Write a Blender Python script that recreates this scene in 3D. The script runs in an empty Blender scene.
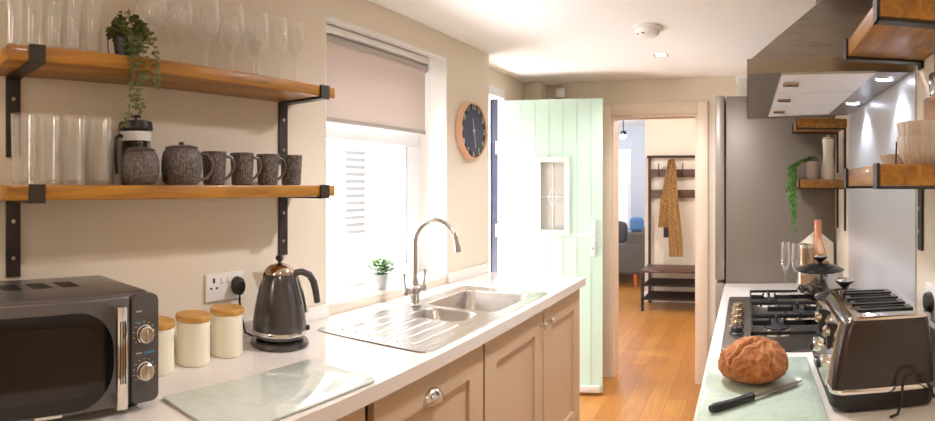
import bpy, bmesh, math, random
from math import pi, sin, cos, radians
from mathutils import Vector, Matrix, noise

random.seed(7)
sc = bpy.context.scene
COL = sc.collection

# ------------------------------------------------------------------ materials
def new_mat(name):
    m = bpy.data.materials.new(name)
    m.use_nodes = True
    nt = m.node_tree
    return m, nt, nt.nodes['Principled BSDF']

def N(nt, typ, **kw):
    n = nt.nodes.new(typ)
    for k, v in kw.items():
        setattr(n, k, v)
    return n

def srgb(r, g, b):
    f = lambda c: (c / 255 / 12.92) if c / 255 <= 0.04045 else ((c / 255 + 0.055) / 1.055) ** 2.4
    return (f(r), f(g), f(b), 1)

def plain(name, col, rough=0.5, metal=0.0, coat=0.0, var=0.04, scale=30, bump=0.0, spec=0.5):
    """paint, plastic or metal with a faint procedural variation"""
    m, nt, p = new_mat(name)
    tc = N(nt, 'ShaderNodeTexCoord')
    nz = N(nt, 'ShaderNodeTexNoise')
    nz.inputs['Scale'].default_value = scale
    nz.inputs['Detail'].default_value = 3
    nt.links.new(tc.outputs['Object'], nz.inputs['Vector'])
    rp = N(nt, 'ShaderNodeValToRGB')
    c = col
    rp.color_ramp.elements[0].color = (c[0] * (1 - var), c[1] * (1 - var), c[2] * (1 - var), 1)
    rp.color_ramp.elements[1].color = (min(1, c[0] * (1 + var)), min(1, c[1] * (1 + var)), min(1, c[2] * (1 + var)), 1)
    nt.links.new(nz.outputs['Fac'], rp.inputs['Fac'])
    nt.links.new(rp.outputs['Color'], p.inputs['Base Color'])
    p.inputs['Roughness'].default_value = rough
    p.inputs['Metallic'].default_value = metal
    p.inputs['Coat Weight'].default_value = coat
    p.inputs['Specular IOR Level'].default_value = spec
    if bump:
        b = N(nt, 'ShaderNodeBump')
        b.inputs['Strength'].default_value = bump
        b.inputs['Distance'].default_value = 0.002
        nt.links.new(nz.outputs['Fac'], b.inputs['Height'])
        nt.links.new(b.outputs['Normal'], p.inputs['Normal'])
    return m

def wood(name, c1, c2, axis=1, scale=6.0, rough=0.45, stretch=0.08, coat=0.1):
    m, nt, p = new_mat(name)
    tc = N(nt, 'ShaderNodeTexCoord')
    mp = N(nt, 'ShaderNodeMapping')
    s = [1, 1, 1]
    s[axis] = stretch
    mp.inputs['Scale'].default_value = s
    nt.links.new(tc.outputs['Object'], mp.inputs['Vector'])
    nz = N(nt, 'ShaderNodeTexNoise')
    nz.inputs['Scale'].default_value = scale * 6
    nz.inputs['Detail'].default_value = 6
    nz.inputs['Distortion'].default_value = 1.2
    nt.links.new(mp.outputs['Vector'], nz.inputs['Vector'])
    rp = N(nt, 'ShaderNodeValToRGB')
    rp.color_ramp.elements[0].position = 0.32
    rp.color_ramp.elements[1].position = 0.7
    rp.color_ramp.elements[0].color = c1
    rp.color_ramp.elements[1].color = c2
    nt.links.new(nz.outputs['Fac'], rp.inputs['Fac'])
    nt.links.new(rp.outputs['Color'], p.inputs['Base Color'])
    p.inputs['Roughness'].default_value = rough
    p.inputs['Coat Weight'].default_value = coat
    b = N(nt, 'ShaderNodeBump')
    b.inputs['Strength'].default_value = 0.15
    b.inputs['Distance'].default_value = 0.002
    nt.links.new(nz.outputs['Fac'], b.inputs['Height'])
    nt.links.new(b.outputs['Normal'], p.inputs['Normal'])
    return m

def brushed(name, col, rough=0.3, axis=1, amt=0.12):
    m, nt, p = new_mat(name)
    tc = N(nt, 'ShaderNodeTexCoord')
    mp = N(nt, 'ShaderNodeMapping')
    s = [300, 300, 300]
    s[axis] = 3
    mp.inputs['Scale'].default_value = s
    nt.links.new(tc.outputs['Object'], mp.inputs['Vector'])
    nz = N(nt, 'ShaderNodeTexNoise')
    nz.inputs['Scale'].default_value = 1
    nt.links.new(mp.outputs['Vector'], nz.inputs['Vector'])
    mr = N(nt, 'ShaderNodeMapRange')
    mr.inputs['To Min'].default_value = max(0.02, rough - amt)
    mr.inputs['To Max'].default_value = rough + amt
    nt.links.new(nz.outputs['Fac'], mr.inputs['Value'])
    nt.links.new(mr.outputs['Result'], p.inputs['Roughness'])
    p.inputs['Base Color'].default_value = col
    p.inputs['Metallic'].default_value = 1
    return m

def thin_glass(name, tint=(1, 1, 1, 1), ior=1.45, gl=(1, 1, 1, 1), haze=0.0, hcol=(1, 1, 1, 1), boost=1.0):
    """thin clear glass: transparent body, fresnel reflections"""
    m = bpy.data.materials.new(name)
    m.use_nodes = True
    nt = m.node_tree
    nt.nodes.clear()
    out = N(nt, 'ShaderNodeOutputMaterial')
    tr = N(nt, 'ShaderNodeBsdfTransparent')
    tr.inputs['Color'].default_value = tint
    g = N(nt, 'ShaderNodeBsdfGlossy')
    g.inputs['Roughness'].default_value = 0.03
    g.inputs['Color'].default_value = gl
    lw = N(nt, 'ShaderNodeLayerWeight')
    lw.inputs['Blend'].default_value = 0.5
    pw = N(nt, 'ShaderNodeMath', operation='POWER')
    pw.inputs[1].default_value = 3.0
    nt.links.new(lw.outputs['Facing'], pw.inputs[0])
    fr = N(nt, 'ShaderNodeMath', operation='MULTIPLY_ADD')
    fr.inputs[1].default_value = 0.6
    fr.inputs[2].default_value = (ior - 1) ** 2 / (ior + 1) ** 2
    nt.links.new(pw.outputs[0], fr.inputs[0])
    mul = N(nt, 'ShaderNodeMath', operation='MULTIPLY')
    mul.use_clamp = True
    mul.inputs[1].default_value = boost
    nt.links.new(fr.outputs[0], mul.inputs[0])
    mx = N(nt, 'ShaderNodeMixShader')
    nt.links.new(mul.outputs[0], mx.inputs['Fac'])
    nt.links.new(tr.outputs[0], mx.inputs[1])
    nt.links.new(g.outputs[0], mx.inputs[2])
    last = mx
    if haze:
        d = N(nt, 'ShaderNodeBsdfDiffuse')
        d.inputs['Color'].default_value = hcol
        m2 = N(nt, 'ShaderNodeMixShader')
        m2.inputs['Fac'].default_value = haze
        nt.links.new(mx.outputs[0], m2.inputs[1])
        nt.links.new(d.outputs[0], m2.inputs[2])
        last = m2
    nt.links.new(last.outputs[0], out.inputs['Surface'])
    return m

def blind_mat(name, col):
    m, nt, p = new_mat(name)
    p.inputs['Base Color'].default_value = col
    p.inputs['Roughness'].default_value = .9
    tc = N(nt, 'ShaderNodeTexCoord'); wv = N(nt, 'ShaderNodeTexNoise'); wv.inputs['Scale'].default_value = 300
    nt.links.new(tc.outputs['Object'], wv.inputs['Vector'])
    b = N(nt, 'ShaderNodeBump'); b.inputs['Strength'].default_value = .1; b.inputs['Distance'].default_value = .001
    nt.links.new(wv.outputs['Fac'], b.inputs['Height']); nt.links.new(b.outputs['Normal'], p.inputs['Normal'])
    t = N(nt, 'ShaderNodeBsdfTranslucent'); t.inputs['Color'].default_value = col
    mx = N(nt, 'ShaderNodeMixShader'); mx.inputs['Fac'].default_value = .32
    nt.links.new(p.outputs[0], mx.inputs[1]); nt.links.new(t.outputs[0], mx.inputs[2])
    nt.links.new(mx.outputs[0], nt.nodes['Material Output'].inputs['Surface'])
    return m

def emis(name, col, strength):
    m, nt, p = new_mat(name)
    p.inputs['Base Color'].default_value = col
    p.inputs['Emission Color'].default_value = col
    p.inputs['Emission Strength'].default_value = strength
    return m

def patterned(name, c1, c2, scale=(170, 170, 60), rough=0.4):
    """glazed stoneware with a fine pressed leaf pattern"""
    m, nt, p = new_mat(name)
    tc = N(nt, 'ShaderNodeTexCoord')
    mp = N(nt, 'ShaderNodeMapping')
    mp.inputs['Scale'].default_value = scale
    nt.links.new(tc.outputs['Object'], mp.inputs['Vector'])
    v = N(nt, 'ShaderNodeTexVoronoi')
    v.inputs['Scale'].default_value = 1.6
    nt.links.new(mp.outputs['Vector'], v.inputs['Vector'])
    rp = N(nt, 'ShaderNodeValToRGB')
    rp.color_ramp.elements[0].position = 0.1
    rp.color_ramp.elements[1].position = 0.6
    rp.color_ramp.elements[0].color = c2
    rp.color_ramp.elements[1].color = c1
    nt.links.new(v.outputs['Distance'], rp.inputs['Fac'])
    nt.links.new(rp.outputs['Color'], p.inputs['Base Color'])
    p.inputs['Roughness'].default_value = rough
    b = N(nt, 'ShaderNodeBump')
    b.inputs['Strength'].default_value = 0.5
    b.inputs['Distance'].default_value = 0.003
    nt.links.new(v.outputs['Distance'], b.inputs['Height'])
    b.invert = True
    nt.links.new(b.outputs['Normal'], p.inputs['Normal'])
    return m

def floor_mat():
    m, nt, p = new_mat('oak_laminate')
    tc = N(nt, 'ShaderNodeTexCoord')
    mp = N(nt, 'ShaderNodeMapping')
    mp.inputs['Rotation'].default_value = (0, 0, radians(90))
    nt.links.new(tc.outputs['Object'], mp.inputs['Vector'])
    br = N(nt, 'ShaderNodeTexBrick')
    br.offset = 0.37
    br.inputs['Color1'].default_value = srgb(204, 146, 72)
    br.inputs['Color2'].default_value = srgb(186, 126, 58)
    br.inputs['Mortar'].default_value = srgb(150, 98, 42)
    br.inputs['Scale'].default_value = 1
    br.inputs['Mortar Size'].default_value = 0.0015
    br.inputs['Brick Width'].default_value = 1.1
    br.inputs['Row Height'].default_value = 0.13
    nt.links.new(mp.outputs['Vector'], br.inputs['Vector'])
    m2 = N(nt, 'ShaderNodeMapping')
    m2.inputs['Scale'].default_value = (14, 1.1, 1)
    nt.links.new(tc.outputs['Object'], m2.inputs['Vector'])
    nz = N(nt, 'ShaderNodeTexNoise')
    nz.inputs['Scale'].default_value = 3
    nz.inputs['Detail'].default_value = 6
    nz.inputs['Distortion'].default_value = 0.8
    nt.links.new(m2.outputs['Vector'], nz.inputs['Vector'])
    mr = N(nt, 'ShaderNodeMapRange')
    mr.inputs['To Min'].default_value = 0.72
    mr.inputs['To Max'].default_value = 1.25
    nt.links.new(nz.outputs['Fac'], mr.inputs['Value'])
    mx = N(nt, 'ShaderNodeMix', data_type='RGBA', blend_type='MULTIPLY')
    mx.inputs['Factor'].default_value = 1
    nt.links.new(br.outputs['Color'], mx.inputs['A'])
    nt.links.new(mr.outputs['Result'], mx.inputs['B'])
    nt.links.new(mx.outputs['Result'], p.inputs['Base Color'])
    p.inputs['Roughness'].default_value = 0.33
    return m

def quartz():
    m, nt, p = new_mat('white_quartz')
    tc = N(nt, 'ShaderNodeTexCoord')
    nz = N(nt, 'ShaderNodeTexNoise')
    nz.inputs['Scale'].default_value = 420
    nt.links.new(tc.outputs['Object'], nz.inputs['Vector'])
    rp = N(nt, 'ShaderNodeValToRGB')
    rp.color_ramp.elements[0].position = 0.3
    rp.color_ramp.elements[1].position = 0.45
    rp.color_ramp.elements[0].color = srgb(214, 204, 194)
    rp.color_ramp.elements[1].color = srgb(238, 232, 225)
    nt.links.new(nz.outputs['Fac'], rp.inputs['Fac'])
    nt.links.new(rp.outputs['Color'], p.inputs['Base Color'])
    p.inputs['Roughness'].default_value = 0.12
    return m

def marbled_glass(name, base, vein):
    m, nt, p = new_mat(name)
    tc = N(nt, 'ShaderNodeTexCoord')
    nz = N(nt, 'ShaderNodeTexNoise')
    nz.inputs['Scale'].default_value = 7
    nz.inputs['Detail'].default_value = 8
    nz.inputs['Distortion'].default_value = 1.5
    nt.links.new(tc.outputs['Object'], nz.inputs['Vector'])
    rp = N(nt, 'ShaderNodeValToRGB')
    e = rp.color_ramp.elements
    e[0].position = 0.0
    e[0].color = base
    e[1].position = 1.0
    e[1].color = base
    a = rp.color_ramp.elements.new(0.46); a.color = base
    a = rp.color_ramp.elements.new(0.5); a.color = vein
    a = rp.color_ramp.elements.new(0.54); a.color = base
    nt.links.new(nz.outputs['Fac'], rp.inputs['Fac'])
    nt.links.new(rp.outputs['Color'], p.inputs['Base Color'])
    p.inputs['Roughness'].default_value = 0.06
    p.inputs['Coat Weight'].default_value = 0.5
    return m

def scarf_mat():
    m, nt, p = new_mat('leopard_scarf')
    tc = N(nt, 'ShaderNodeTexCoord')
    v = N(nt, 'ShaderNodeTexVoronoi')
    v.inputs['Scale'].default_value = 60
    nt.links.new(tc.outputs['Object'], v.inputs['Vector'])
    rp = N(nt, 'ShaderNodeValToRGB')
    e = rp.color_ramp.elements
    e[0].position = 0.25; e[0].color = srgb(90, 64, 34)
    e[1].position = 0.5; e[1].color = srgb(166, 128, 74)
    nt.links.new(v.outputs['Distance'], rp.inputs['Fac'])
    nt.links.new(rp.outputs['Color'], p.inputs['Base Color'])
    p.inputs['Roughness'].default_value = 0.9
    return m

def bread_mat():
    m, nt, p = new_mat('bread_crust')
    tc = N(nt, 'ShaderNodeTexCoord')
    nz = N(nt, 'ShaderNodeTexNoise')
    nz.inputs['Scale'].default_value = 45
    nz.inputs['Detail'].default_value = 8
    nz.inputs['Roughness'].default_value = 0.75
    nt.links.new(tc.outputs['Object'], nz.inputs['Vector'])
    rp = N(nt, 'ShaderNodeValToRGB')
    e = rp.color_ramp.elements
    e[0].position = 0.3; e[0].color = srgb(122, 62, 24)
    e[1].position = 0.75; e[1].color = srgb(232, 176, 116)
    a = e.new(0.52); a.color = srgb(192, 116, 56)
    nt.links.new(nz.outputs['Fac'], rp.inputs['Fac'])
    nt.links.new(rp.outputs['Color'], p.inputs['Base Color'])
    p.inputs['Roughness'].default_value = 0.7
    at = N(nt, 'ShaderNodeAttribute', attribute_name='split')
    mx = N(nt, 'ShaderNodeMix', data_type='RGBA')
    nt.links.new(at.outputs['Fac'], mx.inputs['Factor'])
    nt.links.new(rp.outputs['Color'], mx.inputs['A'])
    mx.inputs['B'].default_value = srgb(226, 178, 122)
    nt.links.new(mx.outputs['Result'], p.inputs['Base Color'])
    b = N(nt, 'ShaderNodeBump')
    b.inputs['Strength'].default_value = 1.0
    b.inputs['Distance'].default_value = 0.008
    nt.links.new(nz.outputs['Fac'], b.inputs['Height'])
    nt.links.new(b.outputs['Normal'], p.inputs['Normal'])
    return m

M = dict(
    wall=plain('cream_paint', srgb(229, 218, 199), 0.75, var=0.015, scale=4, bump=0.05),
    pier=plain('reveal_white_paint', srgb(238, 234, 226), 0.7, var=0.01, scale=4),
    ceil=plain('ceiling_white', srgb(246, 243, 239), 0.8, var=0.01, scale=3),
    trim=plain('cream_gloss_trim', srgb(238, 220, 198), 0.4, var=0.015),
    white=plain('white_plastic', srgb(240, 238, 234), 0.35, var=0.01),
    upvc=plain('white_upvc', srgb(242, 243, 243), 0.3, var=0.01),
    floor=floor_mat(),
    quartz=quartz(),
    taupe=plain('taupe_cabinet_paint', srgb(210, 188, 158), 0.5, var=0.02, scale=8),
    shelf=wood('honey_pine_shelf', srgb(122, 76, 8), srgb(186, 128, 30), 1, 5, 0.4),
    shelfx=wood('honey_pine_shelf_end', srgb(124, 78, 14), srgb(186, 130, 40), 1, 5, 0.4, 0.15),
    iron=plain('dark_iron', srgb(66, 60, 54), 0.45, 0.6, var=0.08),
    screw=plain('zinc_screw', srgb(190, 180, 160), 0.3, 1.0),
    glass=thin_glass('clear_glass', (0.97, 0.97, 0.965, 1), 1.5, boost=1.35, haze=.02),
    pane=thin_glass('window_glass', (0.98, 0.99, 0.99, 1), 1.3),
    tap=plain('brushed_nickel', srgb(206, 202, 197), 0.2, 1.0, var=0.03),
    blade=plain('satin_blade', srgb(150, 145, 140), 0.35, 0.8, var=0.03),
    chrome=plain('chrome', srgb(225, 220, 212), 0.1, 1.0, var=0.02),
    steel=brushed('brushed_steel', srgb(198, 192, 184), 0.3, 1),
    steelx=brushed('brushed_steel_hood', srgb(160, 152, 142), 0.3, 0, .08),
    filt=plain('aluminium_filter', srgb(246, 245, 243), 0.45, 0.0, var=0.03, scale=120),
    splash=plain('steel_splashback', srgb(222, 223, 227), 0.33, 0.4, var=0.03, scale=9),
    charcoal=plain('charcoal_enamel', srgb(98, 93, 91), 0.35, 0.3, var=0.03, coat=0.3),
    kettle=plain('kettle_enamel', srgb(74, 69, 68), 0.2, 0.35, var=0.03, coat=0.5),
    charcoal2=plain('dark_grey_panel', srgb(88, 84, 82), 0.4, 0.2, var=0.03),
    black=plain('black_plastic', srgb(28, 25, 24), 0.4, var=0.05),
    blackgloss=plain('black_gloss', srgb(18, 15, 13), 0.08, var=0.03),
    mwglass=plain('microwave_window', srgb(34, 27, 22), 0.1, var=0.06, scale=12),
    cream=plain('cream_enamel', srgb(246, 240, 218), 0.35, var=0.01),
    bamboo=wood('bamboo_lid', srgb(190, 134, 52), srgb(218, 166, 80), 0, 5, 0.5, 0.15),
    stone=patterned('grey_stoneware', srgb(76, 68, 64), srgb(142, 130, 122)),
    stonelid=plain('grey_stoneware_plain', srgb(92, 82, 77), 0.35, var=0.06),
    mint=plain('mint_green_door', srgb(202, 228, 212), 0.35, var=0.01, scale=4),
    blind=blind_mat('blind_fabric', srgb(216, 204, 194)),
    blindgrey=plain('blind_roller_grey', srgb(184, 176, 168), 0.7, var=0.03),
    copper=plain('rose_wood_rim', srgb(232, 184, 150), 0.4, 0.0, var=0.05),
    navy=plain('navy_clock_face', srgb(52, 55, 88), 0.4, var=0.06, scale=14),
    navyframe=plain('navy_frame', srgb(46, 48, 68), 0.4, var=0.05),
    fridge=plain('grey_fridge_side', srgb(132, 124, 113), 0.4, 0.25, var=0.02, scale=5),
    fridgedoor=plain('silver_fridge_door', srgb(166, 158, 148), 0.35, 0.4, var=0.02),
    hob=plain('hob_steel', srgb(98, 92, 86), 0.28, 0.8, var=0.04),
    cast=plain('cast_iron', srgb(30, 29, 29), 0.6, 0.2, var=0.1, bump=0.2),
    toast=plain('toaster_brown_enamel', srgb(50, 39, 33), 0.28, 0.25, var=0.04, coat=0.4),
    bread=bread_mat(),
    crumb=plain('floured_crack', srgb(222, 170, 116), 0.9, var=0.2, scale=80, bump=0.5),
    paleglass=marbled_glass('pale_marble_glass', srgb(220, 229, 219), srgb(212, 221, 211)),
    mintglass=marbled_glass('pale_green_marble_glass', srgb(200, 221, 204), srgb(192, 212, 196)),
    leaf=plain('trailing_leaf', srgb(98, 104, 52), 0.5, var=0.5, scale=60),
    leaf2=plain('string_plant_green', srgb(78, 128, 44), 0.5, var=0.35, scale=60),
    herb=plain('herb_leaf', srgb(92, 142, 52), 0.5, var=0.3, scale=60),
    soil=plain('soil', srgb(60, 45, 34), 0.95, var=0.2),
    potdark=plain('dark_green_pot', srgb(42, 46, 38), 0.5, var=0.1),
    potpink=plain('greige_pot', srgb(186, 168, 152), 0.6, var=0.05),
    ivory=plain('ivory_wood', srgb(244, 236, 220), 0.45, var=0.02),
    bowl=patterned('ribbed_cream_ceramic', srgb(186, 172, 156), srgb(206, 192, 176), (60, 60, 3), 0.3),
    bowlp=plain('cream_ceramic', srgb(226, 214, 198), 0.25, var=0.02),
    foil=plain('rose_foil', srgb(226, 156, 126), 0.3, 0.45, var=0.08),
    label=plain('gold_label', srgb(214, 160, 92), 0.4, 0.3, var=0.1),
    rose=plain('rose_bottle_glass', srgb(222, 176, 140), 0.08, var=0.05),
    brass=plain('champagne_metal', srgb(188, 164, 136), 0.25, 1.0, var=0.05),
    lidglass=plain('smoked_lid_glass', srgb(40, 38, 38), 0.06, 0.2, var=0.05),
    rackwood=wood('dark_brown_board', srgb(66, 40, 28), srgb(98, 62, 44), 0, 5, 0.5),
    rackmetal=plain('black_rack_metal', srgb(52, 42, 38), 0.5, 0.5, var=0.05),
    scarf=scarf_mat(),
    sofa=plain('grey_sofa_weave', srgb(104, 100, 96), 0.95, var=0.12, scale=180, bump=0.3),
    cushion=plain('dark_grey_cushion', srgb(92, 92, 94), 0.95, var=0.15, scale=120),
    blue=plain('blue_cushion', srgb(96, 138, 190), 0.9, var=0.2, scale=60),
    legwood=plain('orange_beech_leg', srgb(206, 110, 58), 0.45, var=0.06),
    ext=plain('outside_white_render', srgb(232, 232, 232), 0.8, var=0.01),
    extgap=plain('outside_grey_gap', srgb(116, 119, 122), 0.8, var=0.03),
    livewall=plain('pale_blue_wall', srgb(206, 216, 224), 0.8, var=0.01),
    led=emis('led_white', (0.92, 0.95, 1, 1), 14),
    lampwarm=emis('lamp_warm', (1, 0.93, 0.82, 1), 14),
    marks=plain('panel_print_white', srgb(190, 184, 176), 0.6),
    marksblue=plain('panel_print_blue', srgb(70, 132, 160), 0.6),
    numer=plain('pale_numerals', srgb(206, 204, 200), 0.5),
    cane=plain('cork_stopper_steel', srgb(210, 204, 196), 0.2, 1.0),
)

# ------------------------------------------------------------------ mesh tools
class MB:
    def __init__(s):
        s.bm = bmesh.new()

    def box(s, x0, x1, y0, y1, z0, z1, bev=0.0, seg=2):
        vs = [s.bm.verts.new((x, y, z)) for x in (x0, x1) for y in (y0, y1) for z in (z0, z1)]
        q = [(0, 1, 3, 2), (4, 6, 7, 5), (0, 4, 5, 1), (2, 3, 7, 6), (0, 2, 6, 4), (1, 5, 7, 3)]
        fs = [s.bm.faces.new([vs[i] for i in f]) for f in q]
        if bev:
            es = list({e for f in fs for e in f.edges})
            bmesh.ops.bevel(s.bm, geom=es, offset=bev, segments=seg, profile=0.5, affect='EDGES', clamp_overlap=True)
        return s

    def loft(s, loops, cap0=True, cap1=True, closed=True):
        rings = [[s.bm.verts.new(p) for p in lp] for lp in loops]
        n = len(rings[0])
        for a, b in zip(rings, rings[1:]):
            for i in range(n if closed else n - 1):
                j = (i + 1) % n
                s.bm.faces.new((a[i], a[j], b[j], b[i]))
        if cap0: s.bm.faces.new(list(reversed(rings[0])))
        if cap1: s.bm.faces.new(rings[-1])
        return s

    def lathe(s, prof, c=(0, 0, 0), n=32, axis='z', mod=None):
        """prof: (r, h) points; r=0 at an end closes to a point"""
        def pt(r, h, a):
            if mod: r = mod(r, h, a)
            x, y = r * cos(a), r * sin(a)
            if axis == 'z': v = (x, y, h)
            elif axis == 'x': v = (h, x, y)
            else: v = (x, h, y)
            return (c[0] + v[0], c[1] + v[1], c[2] + v[2])
        prev = None
        for r, h in prof:
            if r < 1e-6:
                ring = [s.bm.verts.new(pt(0, h, 0))]
            else:
                ring = [s.bm.verts.new(pt(r, h, 2 * pi * i / n)) for i in range(n)]
            if prev:
                for i in range(n):
                    j = (i + 1) % n
                    if len(prev) == 1 and len(ring) == 1: break
                    if len(prev) == 1: s.bm.faces.new((prev[0], ring[j], ring[i]))
                    elif len(ring) == 1: s.bm.faces.new((prev[i], prev[j], ring[0]))
                    else: s.bm.faces.new((prev[i], prev[j], ring[j], ring[i]))
            prev = ring
        return s

    def cyl(s, c, r, h, axis='z', n=24, bev=0.0):
        b = bev
        pr = [(0, 0), (r - b, 0), (r, b), (r, h - b), (r - b, h), (0, h)] if b else [(0, 0), (r, 0), (r, h), (0, h)]
        return s.lathe(pr, c, n, axis)

    def tube(s, pts, r, n=10, cap=True, flat=1.0):
        pts = [Vector(p) for p in pts]
        rs = r if isinstance(r, (list, tuple)) else [r] * len(pts)
        t0 = (pts[1] - pts[0]).normalized()
        up = Vector((0, 0, 1)) if abs(t0.z) < 0.9 else Vector((1, 0, 0))
        u = t0.cross(up).normalized()
        loops = []
        for i, p in enumerate(pts):
            a = pts[max(0, i - 1)]
            b = pts[min(len(pts) - 1, i + 1)]
            t = (b - a).normalized()
            u = (u - t * u.dot(t)).normalized()
            v = t.cross(u)
            loops.append([p + (u * cos(2 * pi * k / n) + v * sin(2 * pi * k / n) * flat) * rs[i] for k in range(n)])
        return s.loft(loops, cap, cap)

    def prism(s, pts, z0, z1, bev=0.0):
        a = [s.bm.verts.new((x, y, z0)) for x, y in pts]
        b = [s.bm.verts.new((x, y, z1)) for x, y in pts]
        n = len(pts)
        fs = [s.bm.faces.new(list(reversed(a))), s.bm.faces.new(b)]
        for i in range(n):
            j = (i + 1) % n
            fs.append(s.bm.faces.new((a[i], a[j], b[j], b[i])))
        if bev:
            es = list({e for f in fs[:2] for e in f.edges})
            bmesh.ops.bevel(s.bm, geom=es, offset=bev, segments=2, profile=0.5, affect='EDGES', clamp_overlap=True)
        return s

    def sphere(s, c, r, n=16, sc_=(1, 1, 1)):
        m = Matrix.Translation(c) @ Matrix.Diagonal((*sc_, 1))
        bmesh.ops.create_uvsphere(s.bm, u_segments=n, v_segments=n // 2 + 2, radius=r, matrix=m)
        return s

    def slab(s, us, vs, skip, w0, w1, plane='xy'):
        """plate on a grid of cells with openings; only outer faces are made"""
        def P(u, v, w):
            return {'xy': (u, v, w), 'yz': (w, u, v), 'xz': (u, w, v)}[plane]
        nu, nv = len(us) - 1, len(vs) - 1
        cache = {}
        def V(i, j, k):
            key = (i, j, k)
            if key not in cache:
                cache[key] = s.bm.verts.new(P(us[i], vs[j], (w0, w1)[k]))
            return cache[key]
        on = lambda i, j: 0 <= i < nu and 0 <= j < nv and (i, j) not in skip
        for i in range(nu):
            for j in range(nv):
                if not on(i, j): continue
                s.bm.faces.new((V(i, j, 0), V(i, j + 1, 0), V(i + 1, j + 1, 0), V(i + 1, j, 0)))
                s.bm.faces.new((V(i, j, 1), V(i + 1, j, 1), V(i + 1, j + 1, 1), V(i, j + 1, 1)))
                if not on(i - 1, j): s.bm.faces.new((V(i, j, 0), V(i, j, 1), V(i, j + 1, 1), V(i, j + 1, 0)))
                if not on(i + 1, j): s.bm.faces.new((V(i + 1, j, 0), V(i + 1, j + 1, 0), V(i + 1, j + 1, 1), V(i + 1, j, 1)))
                if not on(i, j - 1): s.bm.faces.new((V(i, j, 0), V(i + 1, j, 0), V(i + 1, j, 1), V(i, j, 1)))
                if not on(i, j + 1): s.bm.faces.new((V(i, j + 1, 0), V(i, j + 1, 1), V(i + 1, j + 1, 1), V(i + 1, j + 1, 0)))
        return s

    def leaf(s, p, d, up, l, w):
        p, d, up = Vector(p), Vector(d).normalized(), Vector(up)
        sd = d.cross(up)
        if sd.length < 1e-4: sd = d.orthogonal()
        sd.normalize()
        nrm = sd.cross(d)
        a = s.bm.verts.new(p)
        b = s.bm.verts.new(p + d * l * .5 + sd * w * .5 + nrm * l * .08)
        c = s.bm.verts.new(p + d * l)
        e = s.bm.verts.new(p + d * l * .5 - sd * w * .5 + nrm * l * .08)
        s.bm.faces.new((a, b, c)); s.bm.faces.new((a, c, e))
        return s

    def build(s, name, mat, parent=None, loc=None, rot=None, ang=35, normals=True):
        if normals:
            bmesh.ops.recalc_face_normals(s.bm, faces=s.bm.faces[:])
        me = bpy.data.meshes.new(name)
        s.bm.to_mesh(me)
        s.bm.free()
        me.materials.append(mat)
        for p in me.polygons: p.use_smooth = True
        me.set_sharp_from_angle(angle=radians(ang))
        o = bpy.data.objects.new(name, me)
        COL.objects.link(o)
        if parent: o.parent = parent
        if loc: o.location = loc
        if rot: o.rotation_euler = rot
        return o

def rr(x0, x1, y0, y1, r, n=6):
    r = min(r, (x1 - x0) / 2 - 1e-5, (y1 - y0) / 2 - 1e-5)
    pts = []
    for cx, cy, a0 in ((x1 - r, y1 - r, 0), (x0 + r, y1 - r, 90), (x0 + r, y0 + r, 180), (x1 - r, y0 + r, 270)):
        for k in range(n + 1):
            a = radians(a0 + 90 * k / n)
            pts.append((cx + r * cos(a), cy + r * sin(a)))
    return pts

def L3(pts, z): return [(x, y, z) for x, y in pts]

def tag(o, label, cat, group=None, kind=None):
    o['label'] = label
    o['category'] = cat
    if group: o['group'] = group
    if kind: o['kind'] = kind
    return o

def thing(name, label, cat, loc=(0, 0, 0), rot=(0, 0, 0), group=None, kind=None):
    o = bpy.data.objects.new(name, None)
    o.empty_display_size = 0.05
    COL.objects.link(o)
    o.location = loc
    o.rotation_euler = rot
    return tag(o, label, cat, group, kind)

def struct(name, mb, mat, label, cat, parent=None):
    o = mb.build(name, mat, parent)
    if parent is None: tag(o, label, cat, kind='structure')
    return o

def dup(root, loc, label, rotz=None, scale=None):
    r = root.copy(); COL.objects.link(r)
    r.location = loc
    r['label'] = label
    if rotz is not None: r.rotation_euler = (0, 0, rotz)
    if scale: r.scale = scale
    for ch in list(root.children):
        c = ch.copy(); COL.objects.link(c); c.parent = r
        for g in list(ch.children):
            d = g.copy(); COL.objects.link(d); d.parent = c
    return r

# ------------------------------------------------------------------ layout (metres; camera stands at x=0, y=0)
XL, XR = -1.46, 0.455          # kitchen side walls
XD = -1.62                     # recessed wall with the outside door
YB = 4.05                      # back wall
ZC = 2.17                      # ceiling
ZT = 0.905                     # worktop top
EYE = 1.40

# ------------------------------------------------------------------ room shell
struct('floor', MB().box(-3.4, 1.6, -1.2, 9.5, -0.05, 0), M['floor'], 'honey oak plank floor running through the doorway', 'floor')
struct('ceiling', MB().box(-1.75, XR + .1, -1.2, 4.2, ZC, ZC + .08), M['ceil'], 'plain white kitchen ceiling', 'ceiling')
struct('wall_left', MB().slab([-1.2, 1.6, 2.51, 3.0], [0, .95, 2.05, ZC], {(1, 1)}, XL - .22, XL, 'yz'), M['wall'],
       'cream left wall with the deep window opening above the sink', 'wall')
struct('wall_left_recess', MB().slab([3.0, 3.04, 3.58, 4.2], [0, 2.06, ZC], {(1, 0)}, XD - .2, XD, 'yz'), M['wall'],
       'recessed cream wall around the outside door', 'wall')
struct('wall_right', MB().box(XR, XR + .1, -1.2, 4.2, 0, ZC), M['wall'], 'white right wall behind the hob and shelves', 'wall')
struct('wall_rear', MB().box(-1.75, XR + .1, -1.3, -1.2, 0, ZC), M['wall'], 'cream wall closing the kitchen behind the viewpoint', 'wall')
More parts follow.
